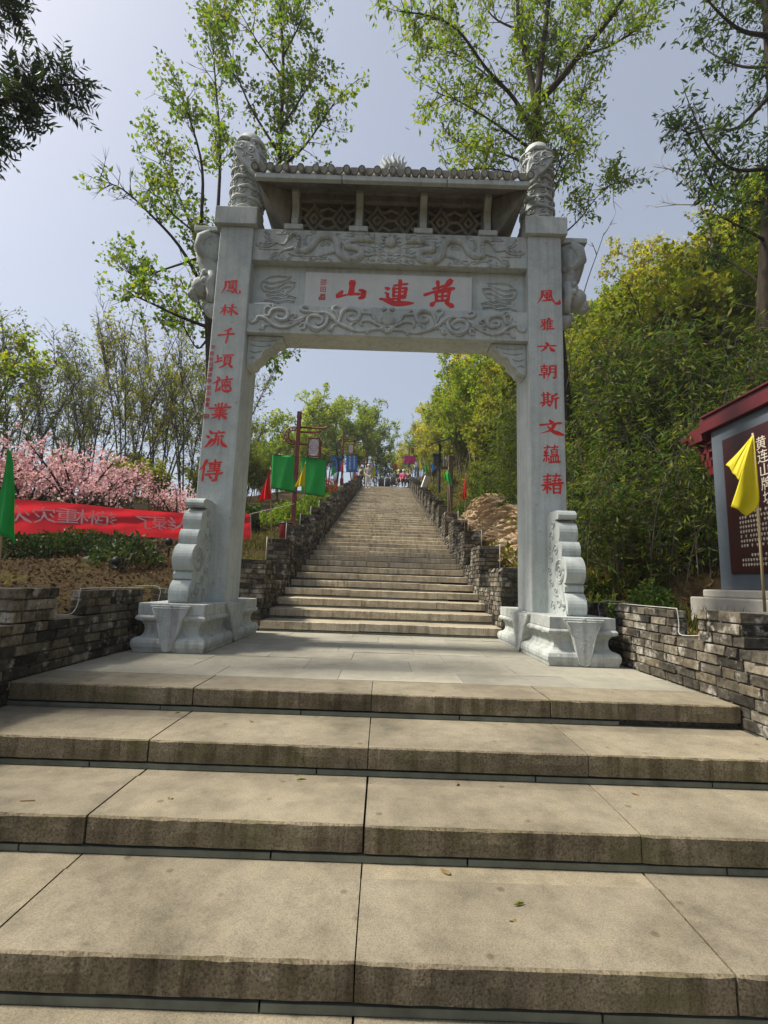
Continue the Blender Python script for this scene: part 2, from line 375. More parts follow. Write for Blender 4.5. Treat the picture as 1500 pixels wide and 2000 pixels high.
def make_ground():
    xs = sorted(set([round(v, 3) for v in list(np.arange(-14, 14.01, .35))+[-2.64, -2.52, -2.08, -1.88, 1.86, 2.06, 2.50, 2.62]]+list(np.arange(-60, -14, 3))+list(np.arange(15, 62, 3))+[-900, -500, -250, -120, 120, 250, 500, 900]))
    ys = sorted(set([round(v, 3) for v in list(np.arange(-6, 40.01, .35))+[7.2, 7.3, 3.4, 7.1]]+list(np.arange(41, 120, 3))+[-900, -400, -150, -60, -25, -12, 150, 250, 500, 900]))
    X, Y = np.meshgrid(xs, ys); Z = H(X, np.clip(Y, -12, 120))
    v = np.stack([X.ravel(), Y.ravel(), Z.ravel()], 1); nx = len(xs)
    f = [(j*nx+i, j*nx+i+1, (j+1)*nx+i+1, (j+1)*nx+i) for j in range(len(ys)-1) for i in range(nx-1)]
    me = bpy.data.meshes.new('ground'); me.from_pydata(v.tolist(), [], f)
    me.polygons.foreach_set('use_smooth', [True]*len(f)); me.update()
    o = link('ground', me, MT['ground']); tag(o, 'earth and leaf litter of the garden bank and wooded hill', 'ground', kind='structure')
make_ground()

# ------------------------------------------------------------------ steps, landing, stairs
rng = random.Random(5)
def block(x0, x1, y0, y1, z0, z1, seg=.06, chip=.004, seed=0):
    """stone slab with a worn, slightly chipped front arris; material 0 top, 1 front"""
    r = random.Random(seed); n = max(2, int((x1-x0)/seg)); v = []; f = []; mi = []
    for i in range(n+1):
        x = x0+(x1-x0)*i/n; e = 0 if i in (0, n) else r.random()**4*chip*1.8+r.random()*chip*.4
        end = .004 if i in (0, n) else 0
        v += [(x, y1, z1), (x, y0+.007+e+end, z1-.0005), (x, y0+e*.4+end, z1-.006-e), (x, y0+r.uniform(-.003, .003)+end, (z0+z1)/2), (x, y0+r.uniform(-.001, .003)+end, z0), (x, y1, z0)]
    for i in range(n):
        a = i*6; b = a+6
        for k, m in ((0, 0), (1, 1), (2, 1), (3, 1), (4, 1)):
            f.append((a+k, b+k, b+k+1, a+k+1)); mi.append(m)
    f.append(tuple(range(5, -1, -1))); mi.append(1); f.append(tuple(n*6+k for k in range(6))); mi.append(1)
    me = bpy.data.meshes.new('step_block'); me.from_pydata(v, [], f); me.polygons.foreach_set('material_index', mi); me.update()
    bm = bmesh.new(); bm.from_mesh(me); bmesh.ops.recalc_face_normals(bm, faces=bm.faces); bm.to_mesh(me); bm.free()
    return me
XL, XR = -2.5, 2.45
LOW = [3.40, 2.805, 2.27, 1.72, 1.17, .62, .07, -.48, -1.03, -1.58]
low = empty('entrance_steps', (0, 1.5, -.5), 'broad weathered granite steps leading up to the landing', 'steps', kind='structure')
def child(name, me, mats, parent):
    o = link(name, me, mats, parent); o.matrix_parent_inverse = Matrix.Translation(-Vector(parent.location)); return o
joints = [XL, -1.255, -.045, 1.165, XR]
for k, y in enumerate(LOW):
    z = -.15*k
    for j in range(4):
        a, b = joints[j]+(.004 if j else 0)+rng.uniform(-.003, .003)*(j > 0), joints[j+1]-.0035
        dz = rng.uniform(-.002, .002)
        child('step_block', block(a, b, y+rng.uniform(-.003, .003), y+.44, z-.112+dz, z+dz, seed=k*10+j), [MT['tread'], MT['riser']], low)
        if k:
            q = MB(); yb = LOW[k-1]+.03
            q.bb((a+.001, y+.4455, z-.10), (b-.001, yb, z-.004)); o = q.build('back_slab', MT['tread'], None); o.parent = low; o.matrix_parent_inverse = Matrix.Translation(-low.location)
    # recessed metal light strip in the joint below the nosing
    xx = XL
    while xx < XR-.05:
        x2 = min(XR, xx+rng.uniform(.85, 1.25)); q = MB()
        if not (k % 3 == 0 and x2 > XR-.4):
            q.bb((xx, y+.005, z-.150), (x2-.008, y+.05, z-.124)); o = q.build('light_strip', MT['strip_metal'], None); o.parent = low; o.matrix_parent_inverse = Matrix.Translation(-low.location)
        xx = x2
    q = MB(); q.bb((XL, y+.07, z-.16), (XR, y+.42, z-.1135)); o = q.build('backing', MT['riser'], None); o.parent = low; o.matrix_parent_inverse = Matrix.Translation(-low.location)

land = empty('landing', (0, 5.3, 0), 'stone paved landing between the gate pillars', 'paving', kind='structure')
q = MB(); q.bb((XL-.05, 3.46, -.2), (XR+.05, 7.4, -.012)); o = q.build('bed', MT['mortar'], None); o.parent = land; o.matrix_parent_inverse = Matrix.Translation(-land.location)
y = 3.8425; row = 0
while y < 7.09:
    y2 = min(7.1, y+(.42, .56, .50, .45)[row % 4]); x = XL+(-.55, 0, -.25)[row % 3]
    while x < XR:
        x2 = x+rng.uniform(.78, .98)
        a, b = max(x, XL), min(x2, XR)
        if b-a > .05:
            dz = rng.uniform(-.0025, .0015); q = MB()
            q.bb((a+.0022, y+.0022, -.03), (b-.0022, y2-.0022, dz)); o = q.build('paving_slab', MT['paving'], None); o.parent = land; o.matrix_parent_inverse = Matrix.Translation(-land.location)
        x = x2
    y = y2; row += 1

up = empty('upper_stairs', (0, 20, 3), 'long straight flight of granite steps climbing beyond the gate', 'stairs', kind='structure')
UW = 1.74; NST = 52
for k in range(1, NST+1):
    y = YS+(k-1)*GO; z = .15*k
    if k < 7: js = [-UW, rng.uniform(-.9, -.3), rng.uniform(.3, 1.1), UW]
    else: js = [-UW, -.36+rng.uniform(-.02, .02), .52+rng.uniform(-.02, .02), UW]
    far = k > 22
    for j in range(3):
        dz = rng.uniform(-.004, .004); dy = rng.uniform(-.008, .008)
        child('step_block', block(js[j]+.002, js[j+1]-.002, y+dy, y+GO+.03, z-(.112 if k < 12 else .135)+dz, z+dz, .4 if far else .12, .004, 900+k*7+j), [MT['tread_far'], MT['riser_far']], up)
    if k < 12:
        q = MB(); q.bb((-UW, y+.006, z-.150), (UW-rng.choice((0, .4, .55)), y+.05, z-.124)); o = q.build('light_strip', MT['strip_metal'], None); o.parent = up; o.matrix_parent_inverse = Matrix.Translation(-up.location)
q = MB(); q.prism([(YS+.08, -.12), (YS+.08, .03), (YT+.3, .15*NST-.2), (YT+.3, 1)], (-UW, 0, 0), (0, 1, 0), (0, 0, 1), (1, 0, 0), 2*UW)
o = q.build('core', MT['mortar'], None); o.parent = up; o.matrix_parent_inverse = Matrix.Translation(-up.location)
# landing and the bending path above the flight
ZT = .15*NST
q = MB(); q.bb((-2.3, YT+.2, ZT-.4), (2.3, YT+6.5, ZT-.004)); 
o = q.build('upper_terrace', MT['paving']); tag(o, 'small paved terrace where the long stair ends', 'terrace', kind='structure')
p2 = empty('hill_stairs', (2, 46, 9), 'second flight of steps bending right up the hill', 'stairs', kind='structure')
for k in range(34):
    a = MB(); yy = YT+6.4+k*.5; xx = 2.2+k*.045
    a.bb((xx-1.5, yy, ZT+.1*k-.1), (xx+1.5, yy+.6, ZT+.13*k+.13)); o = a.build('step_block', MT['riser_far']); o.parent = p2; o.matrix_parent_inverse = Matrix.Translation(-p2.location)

# ------------------------------------------------------------------ brick walls
def unit_brick(seed):
    r = random.Random(seed); bm = bmesh.new(); bmesh.ops.create_cube(bm, size=1)
    bmesh.ops.bevel(bm, geom=bm.edges[:], offset=.045, segments=1, affect='EDGES')
    for v in bm.verts: v.co += Vector([r.uniform(-.032, .032) for _ in range(3)])
    me = bpy.data.meshes.new('brick'); bm.to_mesh(me); bm.free(); me.materials.append(MT['brick']); return me
UB = [unit_brick(i) for i in range(6)]
def build_wall(name, loc, label, solids, keep=300):
    """solids: list of (x0,x1,y0,y1,z0,z1,faces) ; faces = which sides carry bricks: i(nner, given x), f(ront -y), b(ack), o(uter)"""
    root = empty(name, loc, label, 'wall', 'brick parapet walls'); r = random.Random(hash(label) % 1000 if False else len(label))
    bricks = []; core = MB(); CH = .074; J = .011
    for (x0, x1, y0, y1, z0, z1, faces) in solids:
        core.bb((x0+.018, y0+.018, z0), (x1-.018, y1-.018, z1-.012))
        nc = max(1, round((z1-z0)/CH)); ch = (z1-z0)/nc
        for c in range(nc):
            zc = z0+(c+.5)*ch; top = (c == nc-1)
            hh = ch-J
            def run(along, a, b, fixed, sgn, depth):
                s = a-(r.random()*.12 if c % 2 else .12+r.random()*.08)
                while s < b-.01:
                    L = r.choice((.235, .235, .24, .2, .13)) if not top else r.choice((.23, .2, .12)); e = min(s+L, b); st = max(s, a)
                    if e-st > .035:
                        pr = r.uniform(-.009, .011); dd = depth
                        cen = fixed+sgn*(dd/2-pr)
                        if along == 'y': bricks.append(((cen, (st+e)/2, zc), (dd, e-st-J, hh)))
                        else: bricks.append((((st+e)/2, cen, zc), (e-st-J, dd, hh)))
                    s += L
            full = (x1-x0)
            if top:
                # coping course: bricks laid across the whole thickness
                s = y0
                while s < y1-.02:
                    e = min(s+r.choice((.12, .125, .23)), y1)
                    bricks.append((((x0+x1)/2+r.uniform(-.004, .004), (s+e)/2, zc), (full+.006, e-s-J*.8, hh))); s = e
                continue
            if 'L' in faces: run('y', y0, y1, x0, 1, .1)
            if 'R' in faces: run('y', y0, y1, x1, -1, .1)
            if 'f' in faces: run('x', x0, x1, y0, 1, .1)
            if 'b' in faces: run('x', x0, x1, y1, -1, .1)
    o = core.build('mortar_core', MT['mortar'], root)
    cp = Vector((0, 0, CAM_Z))
    bricks.sort(key=lambda q: -(max(q[1][1], q[1][0])/((Vector(q[0])-cp).length)))
    L0 = Vector(loc)
    for i, (c, s) in enumerate(bricks[:keep]):
        o = bpy.data.objects.new('brick', UB[i % 6]); col.objects.link(o); o.parent = root
        o.location = Vector(c)-L0; o.scale = s; o.rotation_euler = (0, 0, r.uniform(-.012, .012))
    if len(bricks) > keep:
        vs, fs = [], []
        base = [(np.array([v.co for v in m.vertices]), [tuple(p.vertices) for p in m.polygons]) for m in UB]
        nv = 0
        for i, (c, s) in enumerate(bricks[keep:]):
            bv, bf = base[i % 6]; vs.append(bv*np.array(s)+np.array(c)-np.array(loc)); fs += [tuple(nv+k for k in f) for f in bf]; nv += len(bv)
        me = bpy.data.meshes.new('brickwork'); me.from_pydata(np.concatenate(vs).tolist(), [], fs); me.update()
        o = link('brickwork', me, MT['brick'], root); o['kind'] = 'stuff'
    return root
TH = .37
def side_wall(s):
    """parapet beside the landing and the entrance steps; s=+1 right, -1 left"""
    xi = XR+.004 if s > 0 else XL-.004
    xa, xb = (xi, xi+.20) if s > 0 else (xi-.20, xi); F = 'Lf' if s > 0 else 'Rf'
    w = []
    w.append((xa, xb, 2.55, 7.1, -.45, .385, F))
    for (a, b, t) in ((3.34, 3.80, .63), (4.16, 5.24, .60), (5.62, 7.1, .60)):
        if a < 4: w.append((xa, xb, a, b, .385, t, F))
        else: w.append((xa+.035, xa+.125, a, b, .385, t, F) if s > 0 else (xb-.125, xb-.035, a, b, .385, t, F))
    w.append((xb+.002, xb+.19, 3.34, 3.62, -.45, .626, F) if s > 0 else (xa-.19, xa-.002, 3.34, 3.62, -.45, .626, F))
    # stepping down with the entrance steps
    for i in range(3):
        a = 2.55-i*1.65; w.append((xa, xb, a-1.65, a, -.9-i*.45, -.08-i*.45, F)); w.append((xa, xb, a-.78, a, -.08-i*.45, .18-i*.45, F))
    return w
def stair_wall(s, n=17):
    xa, xb = (UW+.002, UW+.002+TH) if s > 0 else (-UW-.002-TH, -UW-.002); F = 'Lf' if s > 0 else 'Rf'; w = []
    for i in range(n):
        a = YS+1.65*i; top = 1.03+.45*i
        x0, x1 = xa, xb
        if i == 0:
            if s > 0: x1 = 2.46
            else: x0 = -2.51
        w.append((x0, x1, a, a+.85, max(-.05, S(a)-.6), top, F))
        w.append((xa, xb, a+.85, a+1.65, S(a)-.3, top-.31, F))
    o0, o1 = (2.464, 4.6) if s > 0 else (-4.9, -2.514)
    w.append((o0, o1, 7.1, 7.4, -.05, .56, 'f'))
    return w
build_wall('brick_parapet', (XR+.2, 4.5, -.4), 'old grey brick crenellated wall right of the landing beside the red roofed board', side_wall(1))
build_wall('brick_parapet', (XL-.2, 4.5, -.4), 'dark old brick crenellated wall left of the landing below the red banner', side_wall(-1))
build_wall('brick_parapet', (UW+.2, 8, 0), 'sunlit stepped brick parapet climbing on the hill side of the long stair', stair_wall(1))
build_wall('brick_parapet', (-UW-.2, 8, 0), 'shaded stepped brick parapet climbing on the lantern side of the long stair', stair_wall(-1))
# low terrace parapet at the head of the stair (wall merlons, made as short round-topped posts)
for i, (px, py, yy) in enumerate([(745, 940, 40), (757, 940, 41), (768, 936, 42), (778, 930, 43.5), (786, 922, 45)]):
    p = PX(px, py, yy); q = MB(); q.lathe([(.24, -.5), (.24, .15), (.2, .25), (.1, .3)], p, 10, sy=.6)
    tag(q.build('terrace_merlon', MT['mortar'], None, True), 'squat grey round-topped merlon in the row beside the upper terrace', 'post', 'merlons beside the upper terrace')

# white cable along the crenellations
def cable(pts, label):
    q = MB(); q.tube(smooth_poly(pts, 3), .0042, 5); tag(q.build('white_cable', MT['white_cable'], None, True), label, 'cable')
xr = XR+.035; xl = XL-.035
cable([(xr+.02, 5.61, .40), (xr+.02, 5.6, .612), (xr+.35, 5.6, .612)], 'thin white cable edging the brick merlon behind the right plinth')
cable([(xr+.05, 5.2, .612), (xr+.02, 4.6, .612), (xr+.02, 4.2, .612), (xr+.02, 4.145, .60), (xr+.03, 4.145, .48), (xr+.02, 4.13, .405), (xr+.05, 4.04, .40), (xr+.10, 3.96, .412), (xr+.15, 3.88, .40)], 'white cable sagging through the gap of the right landing wall')
cable([(xl-.02, 5.22, .612), (xl-.02, 4.6, .612), (xl-.02, 4.2, .612), (xl-.02, 4.145, .60), (xl-.03, 4.145, .48), (xl-.05, 4.11, .405), (xl-.08, 4.0, .40), (xl-.12, 3.9, .405), (xl-.16, 3.84, .40)], 'white cable sagging through the gap of the left landing wall')
cable([(xl-.02, 5.60, .42), (xl-.02, 5.6, .612), (xl-.3, 5.6, .612)], 'thin white cable edging the brick merlon behind the left plinth')
for s, nm in ((1, 'hill side'), (-1, 'lantern side')):
    for i in range(1, 6):
        a = YS+1.65*i; t = 1.03+.45*i; x = s*(UW+TH-.0+.008)
        q = MB(); q.tube([(x, a-.01, t-.7), (x, a-.012, t-.2), (x, a-.01, t+.02), (x-.01*s, a+.3, t+.012)], .007, 5)
        tag(q.build('cable_end', MT['white_cable'], None, True), 'white cable down a merlon corner of the %s stair parapet' % nm, 'cable', 'cables on the %s parapet' % nm)

# ------------------------------------------------------------------ the stone gate
GX = -.04; PF = 5.55                       # centre line and plane of the pillar fronts
gate = empty('stone_gate', (GX, 5.85, 0), 'grey carved stone memorial gate with red inscriptions and tiled roof', 'gate')
def gx(s, v): return GX+s*v
PI_, PO = 1.745, 2.17
# brush writing ------------------------------------------------------------
def W_(style, t):
    if style == 'h': return .85-.35*math.sin(math.pi*min(1, t*1.05))+.1*t
    if style == 's': return .95-.25*math.sin(math.pi*t)-.1*t
    if style == 'p': return 1.05*(1-t)**.8+.16
    if style == 'n': return .35+.9*math.sin(math.pi*min(1, t*.98)**1.8)
    if style == 'd': return .55+.75*t if t < .8 else 1.15-.5*(t-.8)*5
    return .8
def brush(mb, strokes, o, eu, ev, en, su, sv, w, lift=0.0):
    """strokes on a 100 grid -> thin painted ribbons, each a hair prouder than the last so no faces coincide"""
    o, eu, ev, en = map(Vector, (o, eu, ev, en))
    for si, st in enumerate(strokes):
        style, rest = st[0], st[2:]; ww = w
        if rest.startswith('*'): f, rest = rest[1:].split(' ', 1); ww = w*float(f)
        pts = [tuple(float(v) for v in p.split(',')) for p in rest.split()]
        if len(pts) > 2 and style != 'k': c = smooth_poly(pts, 5)
        elif style == 'k': c = [np.array(p, float) for p in pts]; c = [c[i]+(c[i+1]-c[i])*k/4 for i in range(len(c)-1) for k in range(4)]+[c[-1]]
        else: c = [np.array(pts[0])+(np.array(pts[1])-np.array(pts[0]))*k/7 for k in range(8)]
        n = len(c); L = []; R = []
        for i, p in enumerate(c):
            t = c[min(i+1, n-1)]-c[max(i-1, 0)]; t = t/(np.linalg.norm(t)+1e-9); nn = np.array([-t[1], t[0]])
            h = ww*W_(style, i/(n-1))/2
            if i == 0: p = p-t*h*.6; h *= .6
            if i == n-1: p = p+t*h*.6; h *= .55
            L.append(p+nn*h); R.append(p-nn*h)
        dz = .0012+lift+si*.00022
        fr = [o+eu*(q[0]/100*su)+ev*(q[1]/100*sv)+en*dz for q in L+R]; bk = [v-en*(dz+.004) for v in fr]
        f = [(i, i+1, n+i+1, n+i) for i in range(n-1)]
        m = 2*n; per = list(range(n))+list(range(2*n-1, n-1, -1))
        f += [(per[i], per[(i+1) % m], m+per[(i+1) % m], m+per[i]) for i in range(m)]
        mb.add(fr+bk, f)
CH_ = {
'山': ['s *2.2 53,92 52,60 50,27', 'd *1.5 20,42 5,12', 'h *1.25 4,10 30,21 52,27 80,30', 'k *1.6 80,50 94,44 91,14 80,8'],
'連': ['h 40,77 78,86', 's *1.1 58,100 57,55 55,10', 's 39,68 39,32', 'h 38,64 76,69', 's *1.1 76,68 72,32', 'h *.8 40,50 72,54', 'h *.8 40,34 72,38', 'h 33,21 73,30', 'd 14,67 25,62', 'k *.8 15,46 23,42 20,31 27,25', 'h 0,20 20,20 34,17', 'n *1.3 0,23 20,12 48,4 98,8'],
'黃': ['s *1.3 44,94 46,68', 'p *1.5 88,99 62,66', 'h *1.1 30,66 52,74 84,84', 'h *1.15 0,42 30,54 60,64 99,70', 's *1.2 39,52 41,20', 'h *1.1 38,53 84,60', 's *1.2 84,62 79,20', 's 61,66 60,22', 'h *.9 40,37 81,42', 'h 41,21 80,25', 'd *1.2 35,16 22,3', 'd *1.3 72,15 97,2'],
'鳳': ['p 22,86 20,45 2,0', 'h 22,86 50,91 78,95', 's 77,95 76,45 79,14', 'h *.9 78,12 86,5 99,8 99,24', 'h *.7 34,80 66,84', 's *.8 40,78 40,42', 's *.8 62,82 62,46', 'h *.6 40,68 62,70', 'h *.6 40,57 62,59', 'h *.6 40,47 62,48', 'h *.7 38,38 70,41', 'k *.8 69,41 67,12 56,7', 'd *.7 36,28 33,16', 'd *.6 45,28 47,18', 'd *.6 54,28 57,19'],
'林': ['h 8,64 46,73', 's 28,96 28,4', 'p 28,62 16,35 0,12', 'd *.8 30,56 43,38', 'h 50,68 88,77', 's *1.1 67,100 64,0', 'p 64,62 54,38 42,20', 'n *1.2 66,62 82,32 100,8'],
'千': ['p *1.1 78,97 58,86 34,80', 'h *1.2 0,50 50,57 100,63', 's *1.2 61,84 58,40 50,0'],
'頃': ['s *1.1 10,90 13,40', 'h 13,64 34,74', 'h *1.2 0,38 36,54', 'h 40,92 100,97', 'p *.8 70,92 60,78', 's 51,78 50,34', 's 86,82 84,32', 'h *.8 50,78 86,82', 'h *.7 51,64 84,67', 'h *.7 51,49 84,52', 'h *.8 50,34 84,37', 'p *1.1 60,32 46,14 22,0', 'd *1.2 74,30 98,4'],
'德': ['d *1.1 22,94 34,80', 'p *1.1 32,76 20,62 0,52', 's 24,60 20,0', 'h 44,74 100,83', 's *1.1 72,100 69,64', 'h *.7 46,62 92,66', 's *.7 47,62 50,45', 's *.7 92,66 88,46', 's *.6 62,63 62,46', 's *.6 77,64 76,46', 'h *.7 50,45 88,47', 'h *.7 46,36 92,40', 'd 42,30 32,8', 'n 52,32 56,12 76,6 96,10', 'p *.7 96,10 93,24', 'd *.7 66,32 73,22', 'd *.8 86,34 100,22'],
'業': ['s 42,98 43,76', 's 58,100 57,76', 'd *.8 24,92 32,80', 'p *.8 80,95 70,80', 'h *1.2 0,64 50,71 100,77', 'd *.7 36,70 40,58', 'p *.7 66,73 60,60', 'h *.8 24,52 80,58', 'h *.8 30,41 74,45', 'h 16,28 86,34', 's *1.1 53,72 50,0', 'p 48,28 34,14 12,2', 'd *1.2 56,28 84,6'],
'流': ['d *1.2 18,98 32,82', 'd *1.1 6,70 20,58', 'p *1.4 34,48 18,22 0,0', 'h 40,84 66,88 90,92', 'd *.8 60,100 66,90', 'k *.7 58,84 46,66 78,70', 'd *.7 76,76 86,64', 'p 50,56 44,28 26,4', 's *.9 64,58 63,16', 'n *1.2 76,60 82,28 106,8'],
'傳': ['p *1.1 30,98 18,72 0,50', 's 20,70 18,0', 'h *.9 40,84 96,92', 's 68,102 67,54', 's *.7 46,78 47,58', 's *.7 90,82 87,60', 'h *.7 46,78 90,81', 'h *.6 47,68 88,71', 'h *.7 47,58 88,61', 'h *.8 38,46 92,52', 'h *1.1 30,30 104,40', 'k *1.1 80,50 78,8 62,2', 'd *.9 46,24 58,12'],
'風': ['p 24,90 21,50 0,0', 'h 24,90 44,93 62,96', 's *.9 62,96 64,50 74,16', 'n *1.2 72,18 80,8 92,6 100,12', 'p *1.1 98,6 100,32', 'h *.8 36,78 56,82', 's *.8 33,64 35,44', 's *.8 57,68 55,46', 'h *.7 33,64 57,68', 'h *.7 35,44 55,47', 's *.9 45,80 43,26', 'h 26,22 60,28', 'd *.8 52,38 62,24'],
'雅': ['h *.9 14,84 46,90', 'k *.8 24,80 16,60 50,66', 'k *1.1 40,86 38,6 26,4', 'p *1.1 36,56 22,34 0,20', 'p *1.1 68,100 58,80 48,66', 's *1.1 57,74 55,0', 'd *.8 74,98 80,86', 'h *.9 58,74 96,79', 'h *.8 58,52 92,57', 'h *.8 58,30 92,35', 'h *1.1 54,8 102,13', 's 77,78 75,12'],
'六': ['d *1.6 46,98 58,74', 'h *1.5 0,54 50,62 100,68', 'p *1.3 46,50 34,24 14,0', 'd *1.9 68,46 88,8'],
'朝': ['h *.9 8,86 48,91', 's 29,102 29,72', 's *.9 12,72 14,44', 's *.9 46,76 44,45', 'h *.8 12,72 46,76', 'h *.7 13,58 44,61', 'h *.8 14,44 44,46', 'h *1.1 0,24 54,34', 's 29,44 27,0', 'p 62,92 61,44 46,0', 'k *1.1 62,93 96,97 94,4 80,8', 'h *.8 63,70 93,73', 'h *.8 62,47 93,49'],
'斯': ['h *.9 4,82 56,89', 's *1.1 17,98 19,40', 's *1.1 42,100 41,42', 'h *.7 19,68 41,71', 'h *.7 19,54 41,57', 'h *1.2 0,32 60,44', 'p 22,32 6,6', 'd 38,32 52,14', 'p 94,94 76,80 64,78', 'p 67,80 65,44 52,8', 'h 68,60 104,68', 's *1.2 87,64 86,0'],
'文': ['d *1.5 42,100 56,80', 'h *1.4 0,64 46,74 92,82', 'p *1.2 66,76 46,32 4,10', 'n *1.6 32,60 58,24 104,0'],
'蘊': ['h *.9 8,84 46,91', 's *.9 30,100 27,76', 'h *.9 54,88 94,93', 's *.9 74,102 70,78', 'k *.9 27,74 8,56 30,58', 'k *.9 32,60 6,38 36,42', 'd *.8 12,28 4,8', 's *.8 23,38 22,8', 'd *.8 32,28 40,14', 's *.8 53,74 55,48', 's *.8 89,78 87,48', 'h *.7 53,74 89,78', 'h *.6 55,61 87,64', 'h *.7 55,48 87,50', 's *.9 48,38 52,8', 's *.9 94,42 91,8', 'h *.8 48,38 94,42', 's *.7 63,39 64,8', 's *.7 78,40 78,8', 'h *1.1 38,3 104,9'],
'藉': ['h *.9 8,86 46,92', 's *.9 30,101 27,79', 'h *.9 54,90 94,94', 's *.9 74,103 70,80', 'h *.8 6,68 46,74', 'h *.8 10,55 44,60', 'h *1.1 0,40 50,48', 's 27,80 25,0', 'p 25,42 14,24 0,12', 'd *.9 28,36 46,20', 'h *.8 52,66 98,72', 's *.8 65,78 65,54', 's *.8 86,80 84,55', 'h *1.1 46,50 106,57', 's 57,42 58,2', 's 93,46 90,2', 'h *.8 57,42 93,46', 'h *.7 58,24 91,27', 'h *.8 58,4 90,7'],
}
def write(name, ch, cx, cy, wpx, hpx, y, w, parent, boost=1.0):
    p = PX(cx, cy, y); m = y/F_PX*1.01; su, sv = wpx*m, hpx*m
    q = MB(); brush(q, CH_[ch], (p.x-su/2, y, p.z-sv/2), (1, 0, 0), (0, 0, 1), (0, -1, 0), su, sv, w)
    return q.build(name, MT['red_paint'], parent)
def glyphs(name, text, size, M4, mat, parent=None, ext=.0012, align='CENTER', vertical=False, space=1.0):
    """small lettering from the built-in font, turned into a mesh"""
    cu = bpy.data.curves.new(name, 'FONT'); cu.body = '\n'.join(text) if vertical else text
    cu.size = size; cu.extrude = ext; cu.align_x = align; cu.align_y = 'CENTER'; cu.space_line = space; cu.resolution_u = 2
    ob = bpy.data.objects.new(name, cu); col.objects.link(ob)
    dg = bpy.context.evaluated_depsgraph_get(); dg.update()
    me = bpy.data.meshes.new_from_object(ob.evaluated_get(dg)); bpy.data.objects.remove(ob); me.name = name
    me.transform(M4); me.materials.clear(); me.materials.append(mat)
    o = link(name, me, None, parent)
    if parent is not None:
        q = parent; off = Vector((0, 0, 0))
        while q is not None: off += q.location; q = q.parent
        o.matrix_parent_inverse = Matrix.Translation(-off)
    return o

